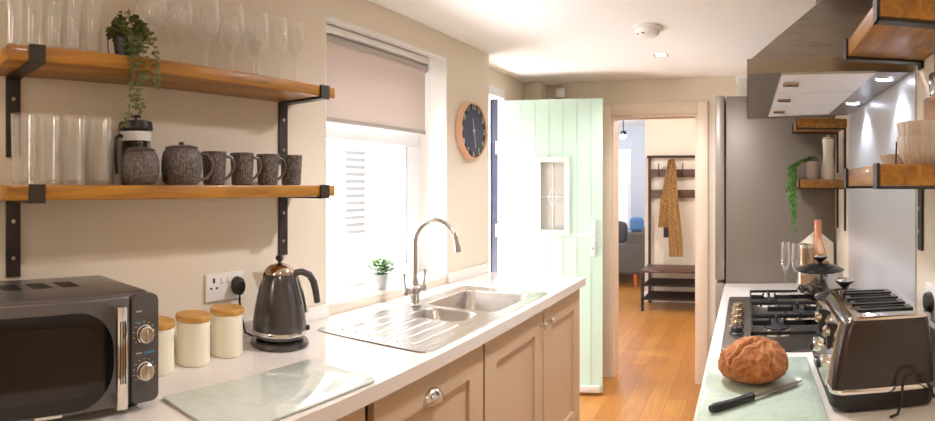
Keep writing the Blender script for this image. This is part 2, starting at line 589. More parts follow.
# back wall, turned a few degrees, with the doorway to the hall
wb = MB().slab([-1.8, -.985, -.352, .95], [0, 1.91, 2.5], {(1, 0)}, 0, .12, 'xz').build('wall_back', M['wall'])
wb.location = (0, 4.0, 0); wb.rotation_euler = (0, 0, radians(-3.5))
tag(wb, 'cream back wall with the doorway into the hall', 'wall', kind='structure')
ar = MB()
ar.box(-1.055, -.985, -.02, .0, 0, 1.995, .004); ar.box(-.352, -.275, -.02, .0, 0, 1.995, .004); ar.box(-.985, -.352, -.02, .0, 1.91, 1.995, .004)
ar.box(-1.0, -.970, -.008, .13, 0, 1.925); ar.box(-.367, -.332, -.008, .13, 0, 1.925); ar.box(-.985, -.352, -.008, .13, 1.895, 1.93)
aro = ar.build('trim_1', M['trim']); aro.location = (0, 4.0, 0); aro.rotation_euler = (0, 0, radians(-3.5))
tag(aro, 'cream painted architrave and lining of the hall doorway', 'door frame', kind='structure')
bb = MB().box(-1.8, -1.055, -.016, 0, 0, .11, .004).build('baseboard_back', M['trim'])
bb.location = (0, 4.0, 0); bb.rotation_euler = (0, 0, radians(-3.5))
tag(bb, 'cream baseboard left of the hall doorway', 'baseboard', kind='structure')
struct('trim_2', MB().box(-1.62, -1.49, 3.93, 4.1, 0, ZC), M['wall'], 'boxed pipe column in the back left corner', 'boxing')
# window reveal lining
rv = MB()
rv.box(XL - .2, XL + .001, 2.505, 2.512, .95, 2.052); rv.box(XL - .2, XL + .001, 1.598, 1.605, .95, 2.052); rv.box(XL - .2, XL + .001, 1.6, 2.51, 2.044, 2.052)
struct('trim_3', rv, M['pier'], 'white painted reveal around the window', 'window reveal')
struct('trim_4', MB().box(XL - .2, XL + .004, 1.6, 2.51, .935, .953, .003), M['pier'], 'white window sill behind the sink', 'window sill')

# window 1
w = thing('window_1', 'white plastic window over the sink', 'window', (XD, 2.05, .95), kind='structure')
fm = MB()
y0, y1 = -.45, .455
fm.box(-.06, 0, y0, y1, 0, .06, .006); fm.box(-.06, 0, y0, y1, .65, .78, .006); fm.box(-.06, 0, y0, y1, 1.04, 1.1, .006)
fm.box(-.06, 0, y0, y0 + .07, .06, .65); fm.box(-.06, 0, y1 - .115, y1, .06, .65)
fm.box(-.06, 0, y0, y0 + .07, .78, 1.04); fm.box(-.06, 0, y1 - .115, y1, .78, 1.04)
fm.build('window_frame', M['upvc'], w)
MB().box(-.034, -.03, y0 + .07, y1 - .115, .06, .65).build('pane', M['pane'], w)
MB().box(-.034, -.03, y0 + .07, y1 - .115, .78, 1.04).build('pane', M['pane'], w)
MB().box(-.028, -.002, y1 - .120, y1 - .115, .06, .655).build('gasket', plain('window_gasket', srgb(150, 154, 158), .6), w)

# outside
struct('wall_outside', MB().box(-2.75, -2.65, .5, 6.0, -.3, 2.5), M['ext'], 'bright white wall of the next house seen outside', 'outside wall')
struct('ground_outside', MB().box(-2.75, -1.85, .5, 6.0, -.32, -.22), M['ext'], 'pale paving outside the window', 'ground')
def louvre(y0, y1, z0, z1, label, n, mat):
    t = thing('slatted_vent', label, 'vent', (-2.65, (y0 + y1) / 2, z0))
    hw = (y1 - y0) / 2
    MB().box(0, .008, -hw, hw, 0, z1 - z0).build('back_plate', M['ext'], t)
    m = MB()
    for k in range(n):
        z = (k + .5) * (z1 - z0) / n
        m.box(.008, .02, -hw, hw, z - .012, z + .012)
    m.build('slat', mat, t)
louvre(3.10, 3.32, 1.04, 1.67, 'grey slatted panel seen through the middle of the window', 12, M['extgap'])
louvre(3.62, 3.90, 1.04, 1.67, 'faint grey slatted panel seen near the right side of the window', 12, plain('outside_pale_gap', srgb(160, 162, 164), .8))

# roller blind
b = thing('roller_blind', 'beige roller blind pulled a third down over the window', 'blind', (-1.545, 2.03, 2.04))
MB().box(-.04, .035, -.41, .40, -.028, 0, .006).build('cassette', M['white'], b)
MB().cyl((0, -.40, -.052), .024, .80, 'y').build('roller', M['blindgrey'], b)
MB().box(.018, .021, -.40, .375, -.37, -.05).build('fabric', M['blind'], b)
MB().box(.013, .027, -.40, .375, -.385, -.366, .004).build('bottom_bar', M['blindgrey'], b)
m = MB(); m.cyl((0, .40, -.052), .03, .008, 'y'); m.build('end_bracket', M['white'], b)
m = MB()
for k in range(24): m.sphere((.03, .405, -.07 - k * .02), .0035, 6)
m.tube([(.03, .405, -.06), (.03, .405, -.55)], .001, 5); m.build('pull_chain', M['white'], b)

# outside door: mint leaf standing open against the back wall
P0 = Vector((-1.64, 3.555, 0)); P1 = Vector((-.955, 3.685, 0))
yaw = math.atan2(P1.y - P0.y, P1.x - P0.x); LW = (P1 - P0).length
d = thing('door_1', 'mint green cottage door standing open', 'door', P0, (0, 0, yaw), kind='structure')
leaf = MB()
leaf.slab([0.0, .265, .455, LW], [.02, 1.09, 1.575, 1.985], {(1, 1)}, 0, .044, 'xz')
leaf.build('door_leaf', M['mint'], d)
gr = MB()
for k in range(7):
    x = .05 + k * .095
    if .24 < x < .47:
        gr.box(x - .003, x + .003, -.0012, .0, 1.60, 1.97); gr.box(x - .003, x + .003, -.0012, .0, .05, 1.06)
    else:
        gr.box(x - .003, x + .003, -.0012, .0, .05, 1.97)
gr.build('groove', plain('mint_groove', srgb(184, 212, 196), .5), d)
fr = MB().slab([.245, .28, .44, .475], [1.07, 1.105, 1.56, 1.595], {(1, 1)}, -.012, .002, 'xz')
fr.build('glazing_frame', plain('pale_mint_frame', srgb(214, 232, 216), .35), d)
gp = MB().box(.265, .455, .018, .024, 1.09, 1.575).build('glazing_pane', plain('obscure_glass', srgb(196, 192, 184), .15, var=.05), d)
ld = MB()
for x in (.36,): ld.box(x - .002, x + .002, .012, .018, 1.1, 1.57)
ld.box(.28, .44, .012, .018, 1.325, 1.329)
for s in (-1, 1):
    ld.tube([(.36 + s * .0, .015, 1.40), (.36 + s * .03, .015, 1.327), (.36, .015, 1.255)], .002, 5)
ld.build('lead_cross', M['white'], gp)
hp = MB().box(LW - .075, LW - .045, -.012, 0, .93, 1.17, .004).build('handle_plate', M['white'], d)
MB().tube([(LW - .06, -.012, 1.075), (LW - .06, -.045, 1.075), (LW - .09, -.05, 1.075), (LW - .19, -.05, 1.073)], .009, 8).build('lever', M['white'], hp)
MB().cyl((LW - .06, -.018, .985), .008, .006, 'y', 12).build('keyhole', M['chrome'], hp)
MB().box(.02, LW - .015, -.025, 0, .025, .07, .006).build('weather_bar', M['white'], d)
# frame of that door in the wall
f = thing('door_2', 'white and navy frame of the outside door beside the clock wall', 'door frame', (XD, 3.58, 0), kind='structure')
m = MB(); m.box(-.045, .002, -.018, 0, 0, 2.05, .003); m.box(-.2, .0, -.54, 0, 2.0, 2.06); m.box(-.115, -.1, -.028, 0, 0, 2.02)
m.build('frame', M['upvc'], f)
m = MB(); m.box(-.1, -.045, -.012, 0, 0, 2.0); m.box(-.19, -.115, -.012, 0, 0, 2.0)
m.build('seal', M['navyframe'], f)
m = MB()
for z in (.35, 1.05, 1.62): m.cyl((-.05, -.025, z), .009, .09, 'z', 10)
m.build('hinge', M['chrome'], f)

# ------------------------------------------------------------------ left run of units
def shaker(t, y0, y1, z0, z1, x, rail=.1, sgn=1):
    """frame-and-panel door facing +X; returns the door object"""
    m = MB()
    m.slab([y0, y0 + rail, y1 - rail, y1], [z0, z0 + rail, z1 - rail, z1], {(1, 1)}, x - .02, x, 'yz')
    m.box(x - .018, x - .012, y0 + rail - .001, y1 - rail + .001, z0 + rail - .001, z1 - rail + .001)
    return m.build('door', M['taupe'], t, ang=30)

def base_unit(y0, y1, label, knob=None, cup=False, top=.863):
    t = thing('base_cabinet', label, 'cabinet', (XL, 0, 0), group='taupe base cabinets under the left worktop')
    X = -.885 - XL
    MB().box(0.02, X - .022, y0, y1, .12, top).build('carcass', M['taupe'], t)
    dr = shaker(t, y0 + .003, y1 - .003, .13, .858, X)
    if knob is not None:
        k = MB()
        k.lathe([(0, 0), (.007, 0), (.006, .012), (.013, .02), (.016, .027), (.012, .034), (0, .036)], (X, knob, .79), 16, 'x')
        k.build('knob', M['chrome'], dr)
    if cup:
        yc = (y0 + y1) / 2 - .03
        c = MB()
        loops = []
        for i in range(9):
            a = pi * i / 8
            rr_ = .048
            ring = []
            for j in range(7):
                bb_ = pi / 2 * j / 6
                ring.append((X + .03 * sin(a) * cos(bb_) * 1.0, yc - rr_ * cos(a), .765 + .042 * sin(a) * sin(bb_)))
            loops.append(ring)
        c.loft(loops, False, False, closed=False)
        c.build('cup_handle', M['chrome'], dr)
    MB().box(.02, X - .06, y0, y1, 0, .12).build('plinth', M['taupe'], t)
    return t
base_unit(.45, 1.12, 'taupe base cabinet under the microwave end of the worktop')
base_unit(1.15, 1.775, 'taupe base cabinet with a chrome cup handle', cup=True, top=.70)
base_unit(1.785, 2.37, 'taupe shaker cabinet under the sink, knob at its far edge', knob=2.325, top=.70)
base_unit(2.376, 2.93, 'endmost taupe shaker cabinet at the door end, knob at its near edge', knob=2.42, top=.70)

SX0, SX1, SY0, SY1 = -1.345, -.895, 1.42, 2.475     # sink outline
wt = MB().slab([XL + .003, SX0 + .03, SX1 - .02, -.86], [-.3, SY0 + .03, SY1 - .03, 2.955], {(1, 1)}, ZT - .04, ZT, 'xy')
o = wt.build('worktop', M['quartz']); tag(o, 'long white quartz worktop along the left wall, cut out for the sink', 'worktop')
MB().box(XL + .002, XL + .022, -.3, 1.595, ZT, .957, .002).build('upstand', M['quartz'], o)
MB().box(XL + .002, XL + .022, 2.51, 2.955, ZT, .957, .002).build('upstand', M['quartz'], o)

# sink
t = thing('kitchen_sink', 'stainless steel sink with one and a half bowls and drainer', 'sink', (0, 0, ZT))
def ring_fill(m, outer, holes, z):
    es = []
    for lp in [outer] + holes:
        vs = [m.bm.verts.new((x, y, z)) for x, y in lp]
        for i in range(len(vs)):
            es.append(m.bm.edges.new((vs[i], vs[(i + 1) % len(vs)])))
    bmesh.ops.triangle_fill(m.bm, use_beauty=True, use_dissolve=False, edges=es)
B1 = (-1.275, -.945, 2.0, 2.385); B2 = (-1.225, -.985, 1.79, 1.965)
deck = MB()
ring_fill(deck, rr(SX0, SX1, SY0, SY1, .03), [rr(*B1, .045), rr(*B2, .06)], .004)
deck.loft([L3(rr(SX0, SX1, SY0, SY1, .03), .004), L3(rr(SX0 - .003, SX1 + .003, SY0 - .003, SY1 + .003, .033), .0005)], False, False)
for k in range(6):
    x = -1.27 + k * .058
    deck.loft([L3(rr(x - .008, x + .008, 1.47, 1.76, .0079), .004), L3(rr(x - .005, x + .005, 1.475, 1.755, .0049), .0075)], False, True)
deck.build('drainer', M['steel'], t)
def bowl(name, B, dep, r):
    x0, x1, y0, y1 = B
    m = MB()
    ins = lambda d_: L3(rr(x0 + d_, x1 - d_, y0 + d_, y1 - d_, max(r - d_ * .3, .01)), 0)
    lp = []
    for d_, z in ((0, .004), (.004, -.002), (.012, -dep + .03), (.02, -dep + .01), (.035, -dep)):
        lp.append([(x, y, z) for x, y, _ in ins(d_)])
    m.loft(lp, False, True)
    bo = m.build(name, M['steel'], t)
    MB().lathe([(.028, .002), (.026, .006), (.02, .003), (0, .003)], ((x0 + x1) / 2, (y0 + y1) / 2, -dep), 20).build('waste', M['chrome'], bo)
bowl('main_bowl', B1, .17, .045)
bowl('half_bowl', B2, .12, .06)

# tap
t = thing('mixer_tap', 'tall brushed nickel swan neck mixer tap behind the sink', 'tap', (-1.285, 1.95, ZT + .0045))
MB().lathe([(0, 0), (.026, 0), (.026, .006), (.019, .012), (.019, .05), (.024, .055), (.024, .075), (.015, .085), (.0135, .11), (0, .11)], n=20).build('tap_body', M['tap'], t)
sp = [(0, 0, .09), (0, 0, .18), (0, 0, .255)]
for i in range(1, 15):
    a = pi - pi * i / 14 * .93
    sp.append((.098 + .098 * cos(a), 0, .255 + .098 * sin(a)))
lx, _, lz = sp[-1]
sp.append((lx + .006, 0, lz - .03))
MB().tube(sp, .0105, 14).build('swan_neck', M['tap'], t)
MB().tube([(lx + .004, 0, lz - .02), (lx + .009, 0, lz - .045)], .0125, 14).build('outlet', M['tap'], t)
MB().tube([(0, -.055, .065), (0, .055, .065)], .011, 12).build('cross_bar', M['tap'], t)
for s in (-1, 1):
    m = MB()
    m.lathe([(0, 0), (.013, 0), (.014, .02), (.009, .028), (0, .028)], (0, s * .062, .053), 14)
    m.tube([(0, s * .066, .075), (0, s * .074, .105), (0, s * .078, .14)], [.004, .0045, .006], 8)
    m.build('lever', M['tap'], t)

# herb on the sill
t = thing('potted_herb', 'small green herb in a white pot on the window sill', 'plant', (-1.485, 1.985, .953))
MB().lathe([(0, 0), (.026, 0), (.033, .062), (.034, .066), (.031, .066), (.029, .055), (0, .055)], n=24).build('pot', plain('pale_grey_pot', srgb(196, 196, 194), .5), t)
MB().lathe([(.0285, .0555), (.02, .062), (0, .064)], n=18).build('soil', M['soil'], t)
m = MB()
for i in range(240):
    a = random.uniform(0, 2 * pi); q = random.uniform(.0, 1) ** .6
    p = (cos(a) * .052 * q, sin(a) * .052 * q, .075 + random.uniform(0, .05) * (1.2 - q * .5))
    m.leaf(p, (cos(a), sin(a), random.uniform(-.2, .6)), (0, 0, 1), random.uniform(.016, .028), .018)
for i in range(8):
    a = i * pi / 4
    m.tube([(0.006 * cos(a), .006 * sin(a), .058), (.025 * cos(a), .025 * sin(a), .09)], .0012, 4)
m.build('foliage', M['herb'], t, normals=False)

# kettle: local +x points to the handle
t = thing('electric_kettle', 'tapered charcoal electric kettle with chrome lid on its base', 'kettle', (-1.302, 1.215, ZT + .001), (0, 0, radians(46)))
MB().lathe([(0, 0), (.09, 0), (.092, .006), (.088, .016), (.07, .021), (0, .021)], n=40).build('power_base', M['kettle'], t)
bd = MB().lathe([(0, .022), (.07, .022), (.079, .028), (.082, .038), (.0845, .05), (.084, .075), (.08, .105), (.0735, .14), (.066, .17), (.058, .2), (.052, .218), (.047, .226), (0, .228)], n=48).build('kettle_body', M['kettle'], t)
MB().lathe([(.0815, .037), (.0855, .039), (.0865, .046), (.0845, .05)], n=48).build('chrome_ring', M['chrome'], bd)
ldo = MB().lathe([(.05, .222), (.049, .228), (.043, .238), (.03, .247), (.014, .252), (0, .253)], n=36).build('lid', plain('smoked_chrome_lid', srgb(196, 178, 158), .12, 1), t)
MB().lathe([(0, .252), (.006, .252), (.005, .258), (.011, .263), (.013, .27), (.009, .277), (0, .279)], n=18).build('lid_knob', M['black'], ldo)
m = MB()
m.loft([[(-.05, -.026, .228), (-.088, 0, .224), (-.05, .026, .228)], [(-.052, -.02, .2), (-.078, 0, .2), (-.052, .02, .2)], [(-.06, -.008, .165), (-.066, 0, .165), (-.06, .008, .165)]])
m.build('spout', M['chrome'], t)
hd = MB().tube([(.04, 0, .222), (.07, 0, .226), (.093, 0, .217), (.106, 0, .195), (.113, 0, .165), (.118, 0, .13)], [.010, .011, .0115, .0115, .011, .010], 12).build('handle', M['kettle'], t)
MB().tube([(.05, 0, .219), (.062, 0, .195), (.075, 0, .15), (.0835, 0, .1)], .005, 8, flat=1).build('water_gauge', M['chrome'], t)
MB().box(.082, .094, -.008, .008, .045, .06, .003).build('switch', M['black'], t)
# lead and plug: to the wall socket (world coords relative to kettle frame)
inv = Matrix.Rotation(-radians(46), 4, 'Z')
def wl(x, y, z): return inv @ Vector((x + 1.302, y - 1.215, z - ZT - .001))
cd = MB().tube([wl(-1.392, 1.19, .915), wl(-1.41, 1.165, .93), wl(-1.415, 1.155, .98), wl(-1.42, 1.15, 1.03), wl(-1.422, 1.152, 1.055)], .0035, 8).build('cord', M['black'], t)
m = MB(); 
pc = wl(-1.446, 1.155, 1.075)
m.bm.free(); m = MB().lathe([(0, 0), (.022, 0), (.025, .008), (.022, .028), (.014, .036), (0, .037)], n=20, axis='x')
pl = m.build('plug', M['black'], t); pl.location = wl(-1.447, 1.155, 1.078); pl.rotation_euler = (0, 0, -radians(46)); pl.scale = (1, .85, 1.25)

# wall socket
t = thing('double_socket', 'white double wall socket behind the canisters', 'socket', (XL + .001, 1.115, 1.078))
MB().box(0, .009, -.075, .075, -.044, .044, .003).build('face_plate', M['white'], t)
for y in (-.012, .014):
    MB().box(.009, .013, y - .006, y + .006, .012, .03, .001).build('switch', M['white'], t)
m = MB()
for y, z, h in ((-.045, .022, .008), (-.056, -.002, .003), (-.034, -.002, .003)):
    m.box(.0088, .0094, y - .004, y + .004, z - h, z + h)
m.build('pin_hole', M['black'], t)

# canisters
def can(loc, label):
    t = thing('storage_canister', label, 'canister', loc, group='cream canisters beside the microwave')
    fl = lambda r, h, a: r * (1 - .006 * (0.5 + .5 * cos(a * 40))) if .01 < h < .12 and r > .03 else r
    MB().lathe([(0, 0), (.045, 0), (.047, .003), (.047, .012), (.047, .11), (.047, .119), (.044, .121), (0, .121)], n=160, mod=fl).build('canister_body', M['cream'], t)
    MB().lathe([(0, .1215), (.049, .1215), (.0505, .124), (.0505, .134), (.048, .137), (0, .137)], n=48).build('lid', M['bamboo'], t)
    return t
c0 = can((-1.329, 1.028, ZT + .001), 'cream fluted canister with wooden lid nearest the kettle')
dup(c0, (-1.317, .900, ZT + .001), 'middle one of the three cream wooden-lidded canisters')
dup(c0, (-1.308, .775, ZT + .001), 'cream wooden-lidded canister half hidden behind the microwave')

# microwave (front faces +x)
t = thing('microwave_oven', 'charcoal retro microwave with chrome handle and two dials', 'microwave', (-1.09, 0, ZT))
MB().box(-.285, -.012, .19, .648, .02, .262, .022, 4).build('oven_body', M['charcoal'], t)
dr = MB().box(-.014, .004, .19, .5775, .021, .258, .006, 3).build('door', M['charcoal'], t)
wi = rr(.1, .537, .030, .232, .085, 10)
MB().loft([[(.0035, y, z) for y, z in wi], [(.0062, y, z) for y, z in wi]]).build('window_border', M['blackgloss'], dr)
wi2 = rr(.13, .51, .058, .205, .06, 10)
MB().loft([[(.0062, y, z) for y, z in wi2], [(.0068, y, z) for y, z in wi2]]).build('window_glass', M['mwglass'], dr)
hb = MB()
hb.box(.03, .042, .528, .553, .03, .245, .004, 2); hb.box(.002, .032, .532, .549, .035, .055, .002); hb.box(.002, .032, .532, .549, .22, .24, .002)
h_ = hb.build('handle', M['chrome'], dr)
m = MB()
for y in (.535, .5405, .546): m.box(.0415, .0425, y - .0013, y + .0013, .085, .215)
m.build('handle_groove', M['black'], h_)
cp = MB().loft([[(-.014, y, z) for y, z in rr(.5805, .65, .021, .258, .017)], [(.001, y, z) for y, z in rr(.5805, .65, .021, .258, .017)], [(.004, y, z) for y, z in rr(.5825, .648, .023, .256, .015)]]).build('control_panel', M['charcoal2'], t)
for z in (.172, .091):
    k = MB().lathe([(0, 0), (.0205, 0), (.0205, .003), (.0185, .005), (.018, .013), (.0155, .015), (0, .015)], (.004, .612, z), 28, 'x').build('dial', M['chrome'], t)
    MB().box(.0185, .0225, .6095, .6145, z - .014, z + .014, .001).build('dial_grip', M['chrome'], k)
for z in (.172, .091):
    m = MB()
    for k in range(11):
        a = radians(-40 + k * 26)
        y_, z_ = .612 - .0265 * cos(a) * 1.0, z + .0265 * sin(a)
        m.box(.0038, .0045, y_ - .0022, y_ + .0022, z_ - .0009, z_ + .0009)
    m.build('dial_marks', M['marks'], cp)
for z in (.222, .131): MB().box(.0038, .0045, .592, .606, z - .0015, z + .0015).build('dial_caption', M['marks'], cp)
MB().box(.0038, .0045, .612, .638, .128, .133).build('blue_caption', M['marksblue'], cp)
MB().box(.0038, .0045, .590, .600, .196, .2).build('blue_caption', M['marksblue'], cp)
m = MB()
for i in range(3):
    for j in range(9): m.box(-.20, -.13, .335 + i * .07 + j * .005, .3375 + i * .07 + j * .005, .2605, .2628)
m.build('air_vent', M['black'], t)
MB().box(.004, .006, .36, .42, .022, .029, .001).build('badge', M['chrome'], dr)
for x, y in ((-.25, .23), (-.25, .61), (-.05, .23), (-.05, .61)):
    MB().cyl((x, y, .001), .014, .022, 'z', 14).build('foot', M['black'], t)

# glass board left
o = MB().prism(rr(-.1225, .1225, -.235, .235, .006, 3), 0, .005, .001).build('chopping_board', M['paleglass'])
o.location = (-1.0, .915, ZT + .003); o.rotation_euler = (0, 0, radians(-1.5))
tag(o, 'pale green glass chopping board lying empty before the kettle and canisters', 'chopping board')

# ------------------------------------------------------------------ bracket shelves
def bracket(t, y, s, dep, th, leg, side=1, w_=.04):
    """flat-bar bracket; side=1: wall at -x side of the shelf (shelf local x from 0 at the wall outward)"""
    m = MB()
    X = lambda a, b: (min(a * side, b * side), max(a * side, b * side))
    x0, x1 = X(.001, .007); m.box(x0, x1, y - w_ / 2, y + w_ / 2, -th - leg, -th - .004)
    x0, x1 = X(.001, dep + .006); m.box(x0, x1, y - w_ / 2, y + w_ / 2, -th - .0065, -th - .0005)
    x0, x1 = X(dep + .0005, dep + .0065); m.box(x0, x1, y - w_ / 2, y + w_ / 2, -th - .0065, .002)
    bo = m.build('bracket', M['iron'], t)
    for z in (.06, leg - .05):
        if leg > .1: MB().lathe([(0, .0), (.006, 0), (.005, .003), (0, .0035)], (.007 if side > 0 else -.0105, y, -th - z), 10, 'x').build('screw', M['screw'], bo)

def shelf(name, label, x, y0, y1, ztop, dep, th, legs, leg, side, mat, grp, w_=.04):
    t = thing(name, label, 'shelf', (x, (y0 + y1) / 2, ztop), group=grp)
    h = (y1 - y0) / 2
    x0, x1 = (0.001, dep) if side > 0 else (-dep, -.001)
    MB().box(x0, x1, -h, h, -th, 0, .004, 2).build('board', mat, t)
    for y in legs: bracket(t, y - (y0 + y1) / 2, 0, dep, th, leg, side, w_)
    return t
SU, SL_ = 1.727, 1.402
gl = 'pine shelves on iron brackets on the left wall'
shelf('bracket_shelf', 'upper pine bracket shelf holding wine glasses and a trailing plant', XL, .352, 1.43, SU, .2, .036, (.424, 1.375), .215, 1, M['shelf'], gl)
shelf('bracket_shelf', 'lower pine bracket shelf holding mugs and highball glasses', XL, .352, 1.43, SL_, .2, .036, (.424, 1.375), .208, 1, M['shelf'], gl)

# glasses
def tumbler(name, loc, h, r, label, grp, first=None):
    if first: return dup(first, loc, label)
    m = MB().lathe([(0, 0), (r * .86, 0), (r * .92, .004), (r, h), (r - .0018, h), (r * .92 - .003, .012), (0, .011)], n=28)
    o = m.build(name, M['glass']); o.location = loc
    return tag(o, label, 'glass', grp)
# tall slim glasses on the upper shelf
first = None
YS = [.385, .435, .485, .537, .59]
gU = 'slim tall glasses at the near end of the upper shelf'
for k, y in enumerate(YS):
    first = tumbler('tall_glass', (-1.312, y, SU + .001), .20, .024, 'clear slim tall glass standing at the near end of the upper shelf', gU, first) if k == 0 else first
    if k: tumbler('tall_glass', (-1.312, y, SU + .001), .20, .024, 'clear slim tall glass standing at the near end of the upper shelf', gU, first)
for k, y in enumerate((.41, .462, .515, .57)):
    tumbler('tall_glass', (-1.375, y, SU + .001), .20, .024, 'clear slim tall glass standing at the near end of the upper shelf', gU, first)
# highballs on the lower shelf
gH = 'straight highball glasses on the lower shelf'
hb = tumbler('highball_glass', (-1.325, .412, SL_ + .001), .172, .031, 'front row highball glass at the very end of the lower shelf', gH)
for y, l in ((.475, 'front row highball glass second from the near end of the lower shelf'), (.545, 'front row highball glass third from the near end of the lower shelf'),
             (.618, 'front row highball glass next to the cafetiere')):
    tumbler('', (-1.325, y, SL_ + .001), 0, 0, l, gH, hb)
for y, l in ((.435, 'back row highball glass at the very end of the lower shelf'), (.505, 'back row highball glass second from the near end'), (.577, 'back row highball glass third from the near end'),
             (.648, 'back row highball glass behind the one next to the cafetiere')):
    tumbler('', (-1.40, y, SL_ + .001), 0, 0, l, gH, hb)
# wine glasses
def wine(loc, label, s=1.0, first=None):
    if first:
        r = dup(first, loc, label); r.scale = (s, s, 1 if s == 1 else .97); return r
    m = MB().lathe([(0, 0), (.033, 0), (.033, .0015), (.012, .004), (.0045, .009), (.0035, .02), (.0035, .082), (.006, .092), (.018, .098), (.03, .112), (.0365, .135), (.0355, .165), (.031, .205),
                    (.0298, .205), (.0342, .165), (.0352, .136), (.029, .115), (.016, .101), (0, .099)], n=28)
    o = m.build('wine_glass', M['glass']); o.location = loc
    return tag(o, label, 'wine glass', 'wine glasses on the upper shelf')
fy = [.777, .858, .952, 1.043, 1.145, 1.226, 1.30]
fl = ['front row wine glass right beside the trailing plant', 'front row wine glass second from the trailing plant', 'front row wine glass third from the trailing plant',
      'front row wine glass fourth from the trailing plant', 'front row small wine glass third from the window end', 'front row small wine glass second from the window end',
      'front row small wine glass at the window end of the upper shelf']
w0 = wine((-1.32, fy[0], SU + .001), fl[0])
for y, l in list(zip(fy, fl))[1:]: wine((-1.32, y, SU + .001), l, .84 if y > 1.1 else 1.0, w0)
for y, l in ((.80, 'back row wine glass behind the trailing plant end'), (.90, 'back row wine glass second from the plant end'), (1.0, 'back row wine glass in the middle of its row'), (1.1, 'back row wine glass second from the window end'),
             (1.20, 'back row wine glass nearest the window end')):
    wine((-1.41, y, SU + .001), l, .92, w0)

# trailing plant
t = thing('trailing_plant', 'trailing green plant in a dark bucket pot on the upper shelf', 'plant', (-1.302, .683, SU + .001))
MB().lathe([(0, 0), (.03, 0), (.039, .068), (.041, .07), (.038, .07), (.036, .06), (0, .06)], n=28).build('pot', M['potdark'], t)
MB().tube([(-.006, -.04, .066), (-.004, -.052, .06), (-.002, -.054, .03), (.0, -.052, .0045)], .0015, 6).build('wire_handle', M['iron'], t)
m = MB()
for i in range(300):
    a = random.uniform(0, 2 * pi); q = random.uniform(0, 1) ** .5
    h = random.uniform(0, 1)
    p = (cos(a) * .046 * q + .004, sin(a) * .046 * q, .05 + h * .07 * (1.2 - q * .8))
    m.leaf(p, (cos(a), sin(a), random.uniform(-.6, .5)), (random.uniform(-.2, 1), random.uniform(-.6, .6), random.uniform(0, 1)), random.uniform(.012, .02), .015)
for i in range(60):
    p = (.036 + random.uniform(0, .012), random.uniform(-.038, .036), random.uniform(.012, .075))
    m.leaf(p, (random.uniform(.1, .6), random.uniform(-1, 1), random.uniform(-1, .2)), (1, random.uniform(-.4, .4), .3), random.uniform(.011, .017), .013)
def strand(pts, n, l=.014):
    pts = [Vector(p) for p in pts]
    m.tube(pts, .0011, 4)
    for i in range(n):
        f_ = i / n * (len(pts) - 1); k = int(f_); p = pts[k].lerp(pts[k + 1], f_ - k)
        for s in (-1, 1):
            a = random.uniform(-.8, .8) + (pi / 2 * s)
            m.leaf(p, (cos(a) * .8, sin(a), random.uniform(-.7, .3)), (random.uniform(.3, 1), random.uniform(-.6, .6), random.uniform(-.3, 1)), l * random.uniform(.8, 1.25), l * .95)
strand([(.03, -.012, .07), (.052, -.014, .04), (.058, -.014, -.03), (.057, -.012, -.1), (.058, -.006, -.14)], 17)
strand([(.03, .0, .07), (.054, .002, .04), (.06, .006, -.04), (.06, .004, -.11), (.06, .01, -.15)], 18)
strand([(.03, .012, .07), (.055, .016, .03), (.06, .018, -.04), (.06, .014, -.07)], 12)
strand([(.03, .03, .075), (.05, .042, .06), (.06, .052, .0), (.06, .053, -.05), (.06, .05, -.085)], 20, .014)
strand([(.035, -.012, .065), (.056, -.02, .03), (.06, -.018, -.06), (.06, -.026, -.15), (.06, -.042, -.178), (.06, -.048, -.18)], 18, .011)
m.build('foliage', M['leaf'], t, normals=False)

# cafetiere behind the sugar bowl
t = thing('cafetiere', 'glass and steel cafetiere behind the round sugar bowl on the lower shelf', 'cafetiere', (-1.405, .765, SL_ + .001))
MB().lathe([(0, 0), (.041, 0), (.041, .152), (.0395, .152), (.0395, .004), (0, .004)], n=30).build('beaker', thin_glass('smoked_glass', (.35, .33, .31, 1), 1.5), t)
MB().lathe([(.0415, .122), (.043, .122), (.043, .148), (.0415, .148)], n=30).build('steel_band', M['white'], t)
lo = MB().lathe([(0, .1525), (.048, .1525), (.049, .158), (.045, .176), (.03, .180), (0, .181)], n=30).build('lid', M['black'], t)
MB().lathe([(0, .181), (.003, .181), (.003, .188), (.016, .19), (.014, .195), (0, .197)], n=16).build('plunger_knob', M['black'], lo)
MB().tube([(.0, -.042, .135), (0, -.052, .137), (.0, -.062, .13), (.0, -.064, .08), (.0, -.06, .03)], .005, 8).build('handle', M['black'], t)

# sugar bowl
t = thing('sugar_bowl', 'round lidded stoneware sugar bowl next to the highball glasses', 'sugar bowl', (-1.31, .726, SL_ + .001))
MB().lathe([(0, 0), (.036, 0), (.046, .01), (.0515, .035), (.051, .06), (.045, .08), (.037, .088), (0, .088)], n=40).build('bowl_body', M['stone'], t)
l_ = MB().lathe([(.039, .0885), (.04, .091), (.03, .097), (.01, .1), (0, .1)], n=32).build('lid', M['stonelid'], t)
MB().lathe([(0, .1), (.005, .1), (.005, .104), (.009, .109), (.006, .115), (0, .116)], n=14).build('lid_knob', M['stonelid'], l_)
